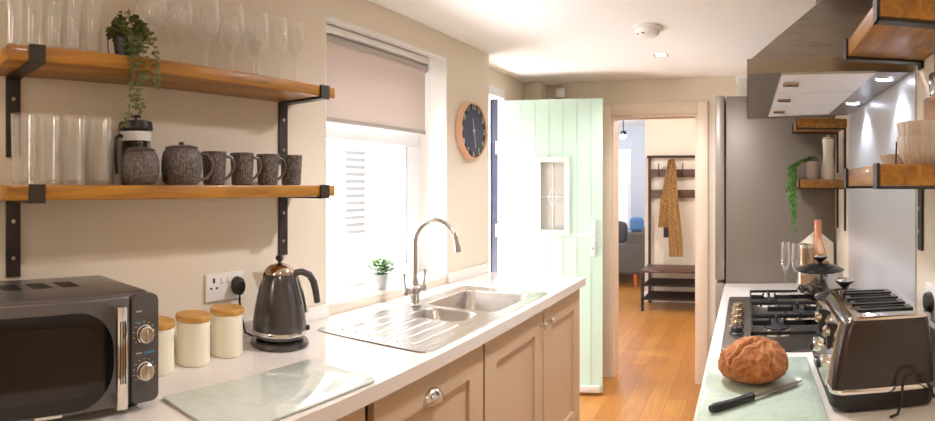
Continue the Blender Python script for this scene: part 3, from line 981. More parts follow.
# milk pot / teapot with side loop
t = thing('lidded_pot', 'squat lidded stoneware pot with loop handle beside the mugs', 'pot', (-1.31, .856, SL_ + .001))
MB().lathe([(0, 0), (.043, 0), (.052, .01), (.0565, .04), (.0555, .07), (.051, .09), (.043, .1), (0, .1)], n=40).build('pot_body', M['stone'], t)
l_ = MB().lathe([(.045, .1), (.046, .103), (.03, .108), (.01, .11), (0, .11)], n=32).build('lid', M['stonelid'], t)
MB().lathe([(0, .11), (.006, .11), (.008, .114), (.005, .118), (0, .119)], n=14).build('lid_knob', M['stonelid'], l_)
MB().tube([(.02, .048, .085), (.028, .066, .084), (.032, .08, .064), (.03, .08, .04), (.024, .066, .018), (.016, .05, .014)], .005, 8).build('handle', M['stonelid'], t)
# mugs
def mug(loc, label):
    t = thing('stoneware_mug', label, 'mug', loc, group='grey stoneware mugs on the lower shelf')
    MB().lathe([(0, 0), (.028, 0), (.031, .003), (.0335, .045), (.036, .095), (.0345, .096), (.0325, .09), (.029, .01), (0, .009)], n=36).build('mug_body', M['stone'], t)
    MB().tube([(.018, .028, .083), (.022, .047, .08), (.023, .056, .06), (.02, .052, .04), (.016, .04, .024), (.014, .027, .016)], .0045, 8).build('handle', M['stonelid'], t)
    return t
m0 = mug((-1.325, .978, SL_ + .001), 'grey patterned mug right beside the lidded pot')
dup(m0, (-1.325, 1.082, SL_ + .001), 'grey patterned mug second from the lidded pot')
dup(m0, (-1.325, 1.186, SL_ + .001), 'grey patterned mug third from the lidded pot')
dup(m0, (-1.325, 1.288, SL_ + .001), 'grey patterned mug at the window end of the shelf', rotz=radians(70))

# ------------------------------------------------------------------ clock
t = thing('round_clock', 'round navy clock with pale wooden rim on the pier by the door', 'clock', (XL + .001, 2.745, 1.70), (pi / 2, 0, pi / 2))
R_ = .155
MB().lathe([(0, 0), (R_ - .004, 0), (R_, .004), (R_, .038), (R_ - .003, .04), (R_ - .008, .04), (R_ - .010, .03)], n=64).build('rim', M['copper'], t)
MB().lathe([(R_ - .0095, .0301), (0, .0302)], n=64).build('dial_face', M['navy'], t)
MB().lathe([(R_ - .0095, .0305), (R_ - .042, .0305)], n=64).build('chapter_ring', M['blackgloss'], t)
def text_mesh(s, size):
    cu = bpy.data.curves.new('numeral', 'FONT')
    cu.body = s; cu.size = size; cu.align_x = 'CENTER'; cu.align_y = 'CENTER'; cu.extrude = .0006
    tmp = bpy.data.objects.new('numeral', cu); COL.objects.link(tmp)
    dg = bpy.context.evaluated_depsgraph_get()
    me = bpy.data.meshes.new_from_object(tmp.evaluated_get(dg))
    bpy.data.objects.remove(tmp); bpy.data.curves.remove(cu)
    return me
for h in range(1, 13):
    a = radians(90 - 30 * h)
    me = text_mesh(str(h), .044); me.materials.clear(); me.materials.append(M['numer'])
    o = bpy.data.objects.new('numeral', me); COL.objects.link(o); o.parent = t
    o.location = ((R_ - .0265) * cos(a), (R_ - .0265) * sin(a), .0312)
def hand(name, deg, l, w_, z):
    a = radians(90 - deg); c_, s_ = cos(a), sin(a)
    pts = [(-.02, -w_), (l * .9, -w_ * .6), (l, 0), (l * .9, w_ * .6), (-.02, w_)]
    MB().prism([(x * c_ - y * s_, x * s_ + y * c_) for x, y in pts], z, z + .0015).build(name, M['numer'], t)
hand('hour_hand', 352, .07, .003, .033); hand('minute_hand', 170, .1, .0022, .035)
MB().cyl((0, 0, .0303), .007, .009, 'z', 14).build('centre_cap', M['numer'], t)

# ceiling fittings
t = thing('smoke_alarm', 'white round smoke alarm on the ceiling', 'smoke alarm', (-.48, 2.72, ZC))
MB().lathe([(0, -.014), (.076, -.014), (.074, 0), (0, 0)], n=40).build('base_plate', M['white'], t)
MB().lathe([(0, -.048), (.03, -.048), (.046, -.044), (.058, -.032), (.062, -.0145), (0, -.0145)], n=40).build('dome', M['white'], t)
m = MB()
for a in (-140, -105): m.box(.05 * cos(radians(a)) - .008, .05 * cos(radians(a)) + .008, .05 * sin(radians(a)) - .003, .05 * sin(radians(a)) + .003, -.042, -.037)
m.build('vent_slot', M['charcoal2'], t)
def downlight(x, y, label):
    t = thing('downlight', label, 'ceiling light', (x, y, ZC), group='recessed ceiling spotlights')
    MB().lathe([(.03, -.002), (.042, -.004), (.044, -.001), (.044, 0)], n=28).build('bezel', M['chrome'], t)
    MB().lathe([(.031, -.0025), (0, -.0025)], n=24).build('bulb', M['lampwarm'], t)
downlight(-.504, 3.31, 'small glowing downlight in the ceiling beyond the smoke alarm')
t = thing('alarm_sensor', 'small white sensor box on the back wall above the mint door', 'sensor', (-1.37, 4.07, 2.10), (0, 0, radians(-3.5)))
MB().box(-.035, .035, -.05, 0, -.04, .035, .008, 2).build('casing', M['white'], t)
MB().box(-.047, -.037, -.03, -.002, -.04, .03, .003).build('side_clip', M['copper'], t)

# ------------------------------------------------------------------ right run
o = MB().slab([-.113, -.06, .42, XR - .002], [-.3, 1.75, 2.44, 2.895], {(1, 1)}, ZT - .04, ZT, 'xy').build('worktop', M['quartz'])
tag(o, 'white quartz worktop along the right wall around the hob', 'worktop')
t = thing('base_cabinet', 'taupe base cabinet run below the hob worktop', 'cabinet', (0, 0, 0))
MB().box(-.07, XR - .01, -.3, 2.89, .12, .74).build('carcass', M['taupe'], t)
for y in (.0, .6, 1.2, 1.8, 2.4):
    m = MB().slab([y, y + .09, min(y + .59, 2.88) - .09, min(y + .59, 2.88)], [.13, .22, .77, .86], {(1, 1)}, -.09, -.07, 'yz')
    m.box(-.082, -.074, y + .08, min(y + .59, 2.88) - .08, .21, .78)
    m.build('door', M['taupe'], t)
MB().box(-.03, XR - .02, -.3, 2.89, 0, .12).build('plinth', M['taupe'], t)

# fridge freezer
t = thing('fridge_freezer', 'tall grey fridge freezer beyond the hob worktop', 'fridge', (0, 2.9, 0))
MB().box(-.108, XR - .002, .002, .6, .03, 1.858, .006).build('cabinet_body', M['fridge'], t)
MB().box(-.163, -.114, .0, .6, .92, 1.862, .008).build('fridge_door', M['fridgedoor'], t)
MB().box(-.163, -.114, .0, .6, .05, .905, .008).build('freezer_door', M['fridgedoor'], t)
for x, y in ((-.08, .05), (-.08, .55), (XR - .06, .05), (XR - .06, .55)): MB().cyl((x, y, 0), .02, .031, 'z', 12).build('foot', M['black'], t)
t = thing('storage_box', 'small white box lying on top of the fridge', 'box', (0.03, 3.06, 1.860))
MB().box(-.085, .08, -.06, .12, 0, .105, .006).build('box_body', M['white'], t)
MB().box(-.09, .085, -.065, .125, .105, .13, .005).build('lid', M['white'], t)

# splashback
o = MB().box(XR - .004, XR - .0005, 1.485, 2.505, ZT + .001, 1.713).build('splashback', M['splash'])
tag(o, 'brushed steel splashback on the wall behind the hob', 'splashback')

# extractor hood
t = thing('extractor_hood', 'large steel chimney extractor hood over the hob', 'extractor hood', (0, 0, 0))
HY0, HY1, HZ = 1.5, 2.5, 1.694
m = MB()
x0, x1 = .0, XR - .005
def q(x, y, z): return m.bm.verts.new((x, y, z))
# canopy: vertical band then pyramid up to the chimney
CX, CY0, CY1, CZ = .27, 1.80, 2.22, 2.02
band = .04
m.loft([[(x0, HY0, HZ), (x1, HY0, HZ + .022), (x1, HY1, HZ + .022), (x0, HY1, HZ)],
        [(x0, HY0, HZ + band), (x1, HY0, HZ + band + .02), (x1, HY1, HZ + band + .02), (x0, HY1, HZ + band)],
        [(x0 + .012, HY0 + .012, HZ + band + .004), (x1, HY0 + .012, HZ + band + .024), (x1, HY1 - .012, HZ + band + .024), (x0 + .012, HY1 - .012, HZ + band + .004)],
        [(CX, CY0, CZ), (x1, CY0, CZ), (x1, CY1, CZ), (CX, CY1, CZ)]], False, True)
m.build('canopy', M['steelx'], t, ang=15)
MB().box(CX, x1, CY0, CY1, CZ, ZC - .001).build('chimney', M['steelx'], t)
zz = lambda x: HZ + .022 * x / x1
m = MB()
m.loft([[(x0 + .002, HY0 + .002, HZ + .001), (.09, HY0 + .002, zz(.09) + .001), (.09, HY1 - .002, zz(.09) + .001), (x0 + .002, HY1 - .002, HZ + .001)],
        [(x0 + .002, HY0 + .002, HZ + .006), (.09, HY0 + .002, zz(.09) + .006), (.09, HY1 - .002, zz(.09) + .006), (x0 + .002, HY1 - .002, HZ + .006)]])
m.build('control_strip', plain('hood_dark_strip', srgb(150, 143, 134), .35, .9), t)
for k in range(3):
    ya, yb = HY0 + .02 + k * .307, HY0 + .02 + k * .307 + .298
    m = MB()
    m.loft([[(.092, ya, zz(.09) - .003), (.349, ya, zz(.35) - .003), (.349, yb, zz(.35) - .003), (.092, yb, zz(.09) - .003)],
            [(.092, ya, zz(.09) + .01), (.349, ya, zz(.35) + .01), (.349, yb, zz(.35) + .01), (.092, yb, zz(.09) + .01)]])
    fo = m.build('grease_filter', M['filt'], t)
    lt = MB().box(.105, .15, ya + .11, ya + .15, zz(.12) - .009, zz(.12) - .003, .002)
    l_ = lt.build('latch', M['brass'], fo)
    MB().box(.115, .128, ya + .122, ya + .138, zz(.12) - .0105, zz(.12) - .0088).build('latch_slot', M['black'], l_)
m = MB()
m.loft([[(.351, HY0 + .02, zz(.35)), (x1, HY0 + .02, zz(x1)), (x1, HY1 - .02, zz(x1)), (.351, HY1 - .02, zz(.35))],
        [(.351, HY0 + .02, zz(.35) + .01), (x1, HY0 + .02, zz(x1) + .01), (x1, HY1 - .02, zz(x1) + .01), (.351, HY1 - .02, zz(.35) + .01)]])
m.build('light_strip', plain('hood_light_panel', srgb(176, 176, 182), .3, .8), t)
for y in (1.62, 2.12):
    MB().lathe([(.034, 0), (.033, -.004), (.026, -.004)], (.398, y, zz(.398)), 24).build('lamp_bezel', M['chrome'], t)
    MB().lathe([(.026, -.002), (0, -.002)], (.398, y, zz(.398)), 20).build('lamp', M['led'], t)

# hob
t = thing('gas_hob', 'five burner steel gas hob with black pan supports', 'hob', (0, 0, ZT))
MB().prism(rr(-.078, .43, 1.69, 2.505, .012, 4), .001, .009, .003).build('hob_plate', M['hob'], t)
for k, y in enumerate((2.26, 2.16, 2.06, 1.97, 1.88)):
    k_ = MB().lathe([(0, 0), (.025, 0), (.025, .003), (.021, .006), (.019, .020), (.017, .022), (0, .022)], (-.035, y, .009), 22).build('control_knob', M['brass'] if k < 4 else M['black'], t)
    MB().box(-.0375, -.0325, y - .014, y + .014, .0305, .035, .001).build('knob_grip', M['brass'] if k < 4 else M['black'], k_)
BR = [(.10, 1.89, .046), (.31, 1.89, .036), (.19, 2.10, .056), (.09, 2.33, .038), (.30, 2.33, .045)]
for x, y, r in BR:
    b_ = MB().lathe([(0, 0), (r + .012, 0), (r + .008, .006), (r, .008), (r * .96, .018), (0, .018)], (x, y, .009), 28).build('burner', M['chrome'], t)
    MB().lathe([(0, .018), (r * .9, .018), (r * .92, .022), (r * .8, .026), (0, .027)], (x, y, .009), 28).build('burner_cap', M['cast'], b_)
def grate(x0, x1, y0, y1, cs):
    m = MB(); z = .045; w_ = .0036
    for (a, b, c, d_) in ((x0, x1, y0, y0), (x0, x1, y1, y1), (x0, x0, y0, y1), (x1, x1, y0, y1)):
        m.box(a - w_, b + w_, c - w_, d_ + w_, z - .01, z)
    for x, y in ((x0, y0), (x0, y1), (x1, y0), (x1, y1)):
        m.box(x - w_, x + w_, y - w_, y + w_, .009, z)
    for cx_, cy_ in cs:
        for dx, dy in ((1, 0), (-1, 0), (0, 1), (0, -1)):
            ex = x1 if dx > 0 else x0 if dx < 0 else cx_
            ey = (y1 if dy > 0 else y0 if dy < 0 else cy_)
            if dx:
                ex = cx_ + dx * min(abs(ex - cx_), .115)
            sx, sy = cx_ + dx * .024, cy_ + dy * .024
            m.box(min(sx, ex) - (w_ if dy else 0), max(sx, ex) + (w_ if dy else 0), min(sy, ey) - (w_ if dx else 0), max(sy, ey) + (w_ if dx else 0), z - .012, z + .004)
            m.box(sx - w_, sx + w_, sy - w_, sy + w_, z - .012, z + .012, .002)
    m.build('pan_support', M['cast'], t)
grate(.015, .415, 1.76, 1.985, [(.10, 1.89), (.31, 1.89)])
grate(.015, .415, 2.0, 2.205, [(.19, 2.10)])
grate(.015, .415, 2.22, 2.46, [(.09, 2.33), (.30, 2.33)])

# saucepans
def pan(loc, label, rot, r=.1, h=.085):
    t = thing('saucepan', label, 'saucepan', loc, (0, 0, rot), group='lidded saucepans on the hob')
    MB().lathe([(0, 0), (r - .012, 0), (r - .004, .004), (r - .003, .012), (r - .003, h), (r, h + .003), (r - .005, h + .003), (r - .006, .006), (0, .005)], n=44).build('pan_body', M['chrome'], t)
    l_ = MB().lathe([(r + .001, h + .0032), (r + .003, h + .006), (r - .004, h + .01), (r * .7, h + .022), (r * .3, h + .03), (0, h + .032)], n=44).build('lid', M['lidglass'], t)
    MB().lathe([(0, h + .031), (.012, h + .031), (.010, h + .037), (.02, h + .046), (.031, h + .055), (.031, h + .059), (.02, h + .063)], n=28).build('lid_knob', M['black'], l_)
    MB().lathe([(.029, h + .0595), (.022, h + .067), (0, h + .069)], n=24).build('knob_cap', M['chrome'], l_)
    MB().tube([(r - .005, 0, h - .02), (r + .03, 0, h - .012), (r + .15, 0, h - .002)], [.006, .008, .009], 10).build('handle', M['black'], t)
    return t
pan((.302, 2.345, ZT + .0585), 'lidded steel saucepan on the far burner before the bottle', radians(75))
pan((.325, 1.885, ZT + .0585), 'lidded steel saucepan on the near burner behind the toaster', radians(78), .098, .06)

# toaster
t = thing('toaster', 'dark brown four slot toaster with chrome trim beside the loaf', 'toaster', (0, 0, ZT))
TX0, TX1, TY0, TY1 = .182, .42, 1.215, 1.575
def tl(i, z, r=.03): return L3(rr(TX0 + i, TX1 - i * .3, TY0 + i * .35, TY1 - i * .35, r, 5), z)
MB().loft([tl(.012, .004), tl(0, .014), tl(.0, .042)]).build('base', M['black'], t)
MB().loft([tl(-.001, .0422), tl(-.002, .046), tl(-.001, .052), tl(.001, .053)]).build('chrome_band', M['chrome'], t)
by = MB().loft([tl(.002, .0532, .02), tl(.008, .09, .02), tl(.021, .15, .02), tl(.033, .188, .02), tl(.038, .195, .02), tl(.044, .198, .02)]).build('toaster_body', M['toast'], t)
MB().loft([tl(.042, .1982, .02), tl(.043, .203, .02), tl(.05, .206, .018)]).build('top_trim', M['chrome'], t)
for k in range(4):
    yc = TY0 + .088 + k * .068
    s_ = MB()
    s_.slab([TX0 + .07, TX0 + .082, TX1 - .05, TX1 - .035], [yc - .021, yc - .015, yc + .015, yc + .021], {(1, 1)}, .2055, .2105, 'xy')
    so = s_.build('slot_guard', M['blackgloss'], t)
    MB().box(TX0 + .082, TX1 - .05, yc - .0145, yc + .0145, .204, .2075).build('slot_opening', M['black'], so)
# control end (faces the aisle, -x)
cpl = MB().loft([[(TX0 - .008, TY0 + .05, .05), (TX0 - .008, TY1 - .05, .05), (TX0 + .006, TY1 - .05, .05), (TX0 + .006, TY0 + .05, .05)],
                 [(TX0 + .024, TY0 + .055, .188), (TX0 + .024, TY1 - .055, .188), (TX0 + .04, TY1 - .055, .188), (TX0 + .04, TY0 + .055, .188)]]).build('control_panel', M['chrome'], t)
for y in (TY0 + .105, TY1 - .105):
    MB().box(TX0 + .004, TX0 + .022, y - .006, y + .006, .115, .175).build('lever_slot', M['black'], cpl)
    MB().lathe([(0, -.02), (.009, -.02), (.014, -.014), (.012, -.004), (.005, 0), (0, .01)], (TX0 + .014, y, .155), 16, 'x').build('lever', M['cane'], cpl)
    MB().lathe([(0, -.012), (.014, -.012), (.0175, -.009), (.019, .004), (0, .006)], (TX0 + .001, y, .085), 24, 'x').build('browning_dial', M['chrome'], cpl)
    MB().lathe([(0, -.010), (.009, -.010), (.01, .0), (0, .004)], (TX0 - .006, y + .04, .068), 14, 'x').build('button', M['black'], cpl)
for x in (TX0 + .035, TX1 - .035):
    for y in (TY0 + .045, TY1 - .045): MB().cyl((x, y, .0), .013, .006, 'z', 12).build('foot', M['black'], t)
pts = []
for i in range(13):
    a = pi * (1.12 - 1.3 * i / 12)
    pts.append((.365 + .036 * cos(a), TY0 - .035 - .004 * i, .05 + .075 * max(0, sin(a)) if i < 11 else .02))
MB().tube([(.30, TY0 - .045, .005), (.318, TY0 - .04, .008), (.328, TY0 - .035, .03), (.331, TY0 - .03, .06), (.338, TY0 - .028, .08), (.355, TY0 - .028, .09), (.375, TY0 - .028, .085), (.392, TY0 - .026, .06), (.405, TY0 - .022, .03), (.43, TY0 - .012, .02)], .0032, 8).build('cord', M['black'], t)

# socket and plug by the toaster
t = thing('single_socket', 'white wall socket with black plug beside the toaster', 'socket', (XR - .001, 1.33, 1.115))
MB().box(-.009, 0, -.043, .043, -.043, .043, .003).build('face_plate', M['white'], t)
MB().lathe([(0, -.009), (.024, -.009), (.026, -.014), (.022, -.024), (0, -.026)], n=20, axis='x').build('plug', M['black'], t)

# glass board right with bread and knife
o = MB().prism(rr(-.1375, .1375, -.235, .235, .008, 3), 0, .005, .001).build('chopping_board', M['mintglass'])
o.location = (.033, 1.385, ZT + .003); tag(o, 'pale green glass chopping board under the bread and knife', 'chopping board')
# loaf
t = MB()
bmesh.ops.create_icosphere(t.bm, subdivisions=6, radius=1.0)
split_ = []
for v in t.bm.verts:
    n_ = v.co.normalized()
    p = Vector((n_.x * .0885, n_.y * .088, n_.z * .066))
    if p.z < 0: p.z *= .55
    k = 1 + .05 * noise.noise(n_ * 1.8) + .03 * noise.noise(n_ * 5) + .018 * noise.noise(n_ * 12) + .008 * noise.noise(n_ * 30)
    p *= k
    f_ = 0
    if n_.z > -.1:
        w1 = n_.x * .75 + n_.y * .45 + .16 * noise.noise(n_ * 2.6) - .05
        w2 = n_.x * .55 - n_.y * .7 + .16 * noise.noise(n_ * 3.1 + Vector((4, 1, 0))) - .16
        for w_ in (w1, w2):
            g = math.exp(-(w_ / .055) ** 2); e = math.exp(-((abs(w_) - .12) / .05) ** 2)
            up = min(1, max(0, (n_.z + .1) * 1.6))
            p -= n_ * (.010 * g * up); p += n_ * (.0045 * e * up)
            f_ = max(f_, .75 * e * up * (.5 + .7 * noise.noise(n_ * 14)))
    v.co = p
    split_.append(max(0, min(1, f_)))
o = t.build('bread_loaf', M['bread'], ang=180)
at = o.data.attributes.new('split', 'FLOAT', 'POINT')
at.data.foreach_set('value', split_)
zmin = min(v.co.z for v in o.data.vertices)
o.location = (.017, 1.432, ZT + .0085 - zmin)
tag(o, 'round crusty brown loaf on the green glass board', 'bread')
# knife
kd = Vector((.135 + .077, 1.396 - 1.219, 0)); ky = math.atan2(kd.y, kd.x)
t = thing('bread_knife', 'kitchen knife with black handle lying in front of the loaf', 'knife', (-.078, 1.215, ZT + .0085), (0, 0, ky))
MB().tube([(0, 0, .010), (.012, 0, .0105), (.06, 0, .0095), (.1, 0, .0105), (.118, 0, .0105)], [.0075, .0098, .0088, .0088, .0095], 12, flat=1).build('handle', M['black'], t)
MB().prism([(.11, -.006), (.25, -.007), (.282, .003), (.262, .0075), (.11, .0075)], .0075, .0092).build('blade', M['blade'], t)

# far right-hand shelves
gr_ = 'short pine shelves on the right wall'
shelf('bracket_shelf', 'short pine shelf below the hood by the fridge, nothing on it', XR, 2.56, 2.86, 1.707, .225, .04, (2.60, 2.82), .2, -1, M['shelfx'], gr_, .03)
shelf('bracket_shelf', 'short pine shelf by the fridge carrying the string plant', XR, 2.56, 2.86, 1.430, .212, .038, (2.60, 2.82), .2, -1, M['shelfx'], gr_, .03)
shelf('bracket_shelf', 'bare pine shelf straight above the ribbed cream bowls', XR, 1.07, 1.455, 1.770, .2, .042, (1.09, 1.435), .02, -1, M['shelfx'], gr_, .034)
shelf('bracket_shelf', 'pine shelf carrying the stacked ribbed cream bowls', XR, 1.07, 1.455, 1.4425, .2, .042, (1.09, 1.435), .17, -1, M['shelfx'], gr_, .034)

# string plant
t = thing('string_plant', 'string of green beads plant trailing from a greige pot', 'plant', (.305, 2.66, 1.431))
MB().lathe([(0, 0), (.026, 0), (.031, .08), (.0325, .086), (.029, .086), (.027, .074), (0, .074)], n=24).build('pot', M['potpink'], t)
m = MB()
for i in range(130):
    a = random.uniform(0, 2 * pi); q_ = random.uniform(0, 1) ** .6
    m.leaf((cos(a) * .03 * q_ - .006, sin(a) * .03 * q_, .082 + random.uniform(0, .022)), (cos(a), sin(a), random.uniform(-.2, .8)), (0, 0, 1), .013, .01)
for i in range(17):
    a = random.uniform(2.3, 4.0); ox, oy = cos(a) * .03, sin(a) * .03
    xx = -.076 - random.uniform(0, .03); L_ = random.choice((.13, .18, .22, .27, .31, .34)) ; yy = random.uniform(-.05, .03)
    path = [Vector((ox, oy, .086)), Vector((-.045, oy, .092)), Vector((xx, yy, .06)), Vector((xx - .004 + random.uniform(-.006, .006), yy, .06 - L_ * .5)), Vector((-.084 + random.uniform(-.008, .008), yy, .08 - L_))]
    m.tube(path, .001, 4)
    for k in range(46):
        f_ = k / 46 * 4; j = int(f_); p = path[j].lerp(path[j + 1], f_ - j)
        a2 = random.uniform(0, 2 * pi)
        m.leaf(p, (cos(a2), sin(a2), -.3), (random.uniform(-1, 1), -1, random.uniform(-1, 1)), .0125, .010)
m.build('foliage', M['leaf2'], t, normals=False)
# pepper mill
t = thing('pepper_mill', 'tall ivory pepper mill beside the string plant', 'pepper mill', (.385, 2.685, 1.431))
MB().lathe([(0, 0), (.032, 0), (.033, .01), (.031, .04), (.026, .09), (.024, .12), (.026, .16), (.029, .185), (.028, .192), (0, .194)], n=30).build('mill_body', M['ivory'], t)
MB().lathe([(0, .194), (.026, .195), (.024, .2), (.006, .202), (.007, .208), (0, .211)], n=24).build('mill_cap', M['ivory'], t)

# bowls on the near shelf
z_ = 1.4435
def ribbed(r): return lambda rr_, h, a: rr_ * (1 + .012 * cos(a * 34)) if rr_ > .03 else rr_
t = MB().lathe([(0, 0), (.045, 0), (.05, .004), (.0625, .026), (.067, .06), (.0655, .06), (.060, .028), (.046, .008), (0, .007)], n=136, mod=ribbed(1)).build('ribbed_bowl', M['bowl'])
t.location = (.381, 1.16, z_); tag(t, 'lower ribbed cream bowl of the stack on the near shelf', 'bowl', 'ribbed bowls stacked on the near shelf')
r2 = t.copy(); COL.objects.link(r2); r2.location = (.381, 1.16, z_ + .03); r2['label'] = 'upper ribbed cream bowl of the stack on the near shelf'
t = MB().lathe([(0, 0), (.022, 0), (.026, .004), (.042, .034), (.0405, .034), (.022, .006), (0, .006)], n=36).build('dip_dish', M['bowlp'])
t.location = (.368, 1.375, z_); tag(t, 'small white dish behind the ribbed bowls', 'dish')
t = thing('wire_stand', 'thin dark wire stand beside the ribbed bowls', 'stand', (.345, 1.255, z_))
MB().tube([(-.03, 0, .002), (.03, 0, .002)], .002, 6).build('foot_wire', M['iron'], t)
MB().tube([(-.01, 0, .002), (-.008, 0, .058)], .002, 6).build('upright', M['iron'], t)
# wooden block hung at the right edge
t = thing('hanging_board', 'small honey wood board hanging from a chrome clip under the shelf', 'board', (.44, 1.285, 1.56))
MB().box(-.012, .012, -.065, .055, -.06, .055, .004).build('board', M['shelf'], t)
MB().box(-.010, .010, -.02, .02, .055, .11, .004).build('clip', M['chrome'], t)
MB().tube([(0, 0, .1), (0, 0, .165)], .004, 8).build('hook', M['chrome'], t)

# bottle, flutes, house board
o = thing('sparkling_wine_bottle', 'rose gold foiled sparkling wine bottle behind the saucepans', 'bottle', (.345, 2.76, ZT + .001))
MB().lathe([(0, 0), (.04, 0), (.042, .006), (.042, .15), (.039, .175), (.028, .205), (.02, .235), (0, .235)], n=32).build('bottle_glass', M['rose'], o)
MB().lathe([(.0425, .06), (.0425, .15), (.04, .172), (.0395, .172)], n=32).build('label', M['label'], o)
MB().lathe([(.0205, .225), (.0175, .25), (.0165, .285), (.018, .288), (.018, .325), (.015, .329), (0, .33)], n=24).build('neck_foil', M['foil'], o)
def flute(loc, label, first=None):
    if first: return dup(first, loc, label)
    m = MB().lathe([(0, 0), (.03, 0), (.03, .0015), (.01, .004), (.0035, .01), (.003, .085), (.008, .1), (.018, .125), (.0225, .16), (.0215, .2), (.0185, .236), (.0173, .236), (.0202, .2), (.0212, .16), (.016, .127), (0, .104)], n=26)
    o = m.build('champagne_flute', M['glass']); o.location = loc
    return tag(o, label, 'champagne flute', 'champagne flutes near the fridge')
f0 = flute((.178, 2.63, ZT + .001), 'champagne flute standing farther out from the metal canister')
flute((.222, 2.575, ZT + .001), 'champagne flute between its twin and the metal canister', f0)
o = MB().prism([(-.085, 0), (.085, 0), (.085, .205), (.0, .275), (-.085, .205)], -.009, .009, .002).build('house_board', M['ivory'])
o.location = (.352, 2.852, ZT + .0015); o.rotation_euler = (radians(86), 0, 0)
tag(o, 'white house shaped board leaning behind the foiled bottle', 'chopping board')
t = thing('drinks_canister', 'champagne coloured metal canister behind the champagne flutes', 'canister', (.283, 2.70, ZT + .001))
MB().lathe([(0, 0), (.033, 0), (.034, .003), (.034, .2), (0, .2)], n=28).build('canister_body', M['brass'], t)
MB().lathe([(0, .2005), (.036, .2005), (.036, .216), (.033, .219), (0, .219)], n=28).build('lid', M['chrome'], t)

# ------------------------------------------------------------------ hall and living room through the doorway
struct('wall_hall', MB().box(-1.235, 1.6, 6.82, 6.95, 0, 2.42), M['wall'], 'cream hall wall behind the coat rack', 'wall')
struct('wall_hall_right', MB().box(.75, .85, 3.9, 6.95, 0, 2.42), M['wall'], 'cream side wall of the hall', 'wall')
struct('ceiling_hall', MB().box(-3.4, 1.6, 4.2, 9.6, 2.42, 2.5), M['ceil'], 'white ceiling of hall and living room', 'ceiling')
struct('wall_living', MB().slab([-3.4, -2.45, -1.98, 1.6], [0, .72, 1.98, 2.42], {(1, 1)}, 9.45, 9.55, 'xz'), M['livewall'], 'pale blue white living room wall', 'wall')
struct('wall_living_left', MB().box(-3.5, -3.4, 4.2, 9.6, 0, 2.42), M['livewall'], 'pale side wall of the living room', 'wall')
struct('baseboard_hall', MB().box(-1.24, .75, 6.805, 6.82, 0, .12, .003), M['white'], 'white baseboard under the coat rack', 'baseboard')
w = thing('window_2', 'living room window with white plantation shutters', 'window', (-2.215, 9.45, .72), kind='structure')
m = MB(); m.slab([-.27, -.21, .21, .27], [-.04, .03, 1.23, 1.3], {(1, 1)}, -.03, .02, 'xz'); m.build('window_frame', M['upvc'], w)
m = MB()
for k in range(22):
    z = .055 + k * .054
    m.loft([[(-.21, -.015, z - .02), (.21, -.015, z - .02), (.21, -.01, z - .02), (-.21, -.01, z - .02)], [(-.21, .015, z + .02), (.21, .015, z + .02), (.21, .02, z + .02), (-.21, .02, z + .02)]])
m.build('shutter_louvres', M['upvc'], w)
MB().box(-.21, .21, .05, .054, 0, 1.26).build('pane', M['pane'], w)
t = thing('spot_fitting', 'small glowing spotlight on the living room ceiling', 'ceiling light', (-1.83, 8.3, 2.42))
MB().tube([(0, 0, 0), (0, 0, -.22)], .008, 8).build('stem', M['iron'], t)
MB().lathe([(0, -.2), (.04, -.2), (.05, -.26), (.048, -.26)], n=20).build('lamp_head', M['iron'], t)
MB().sphere((0, -.01, -.275), .045, 14).build('bulb', M['lampwarm'], t)

# coat rack bench
t = thing('hall_rack', 'tall dark metal and wood coat rack with shoe bench in the hall', 'coat rack', (-1.165, 6.27, 0))
W_ = 1.0; D_ = .5
for x in (.0, W_):
    MB().box(x - .015, x + .015, D_ - .03, D_, 0, 1.735).build('post', M['rackmetal'], t)
    MB().box(x - .015, x + .015, 0, .03, 0, .43).build('leg', M['rackmetal'], t)
MB().box(-.03, W_ + .03, D_ - .035, D_ + .002, 1.735, 1.765).build('top_bar', M['rackmetal'], t)
for z in (1.505, 1.26):
    bo = MB().box(.015, W_ - .015, D_ - .025, D_ - .005, z, z + .095, .002).build('hook_board', M['rackwood'], t)
    if z > 1.4:
        for k in range(4):
            x = .12 + k * .33 * .87
            MB().tube([(x, D_ - .027, z + .01), (x, D_ - .06, z + .012), (x, D_ - .085, z + .05), (x, D_ - .085, z + .16)], .006, 8).build('hook', M['rackmetal'], bo)
MB().box(-.02, W_ + .02, -.005, D_ - .03, .43, .46, .003).build('bench_seat', M['rackwood'], t)
for z in (.28, .125):
    m = MB()
    m.box(-.012, W_ + .012, 0, .02, z, z + .02); m.box(-.012, W_ + .012, D_ - .06, D_ - .04, z, z + .02)
    for k in range(7): m.box(0, W_, .03 + k * .06, .055 + k * .06, z + .002, z + .014)
    m.build('shoe_shelf', M['rackmetal'], t)

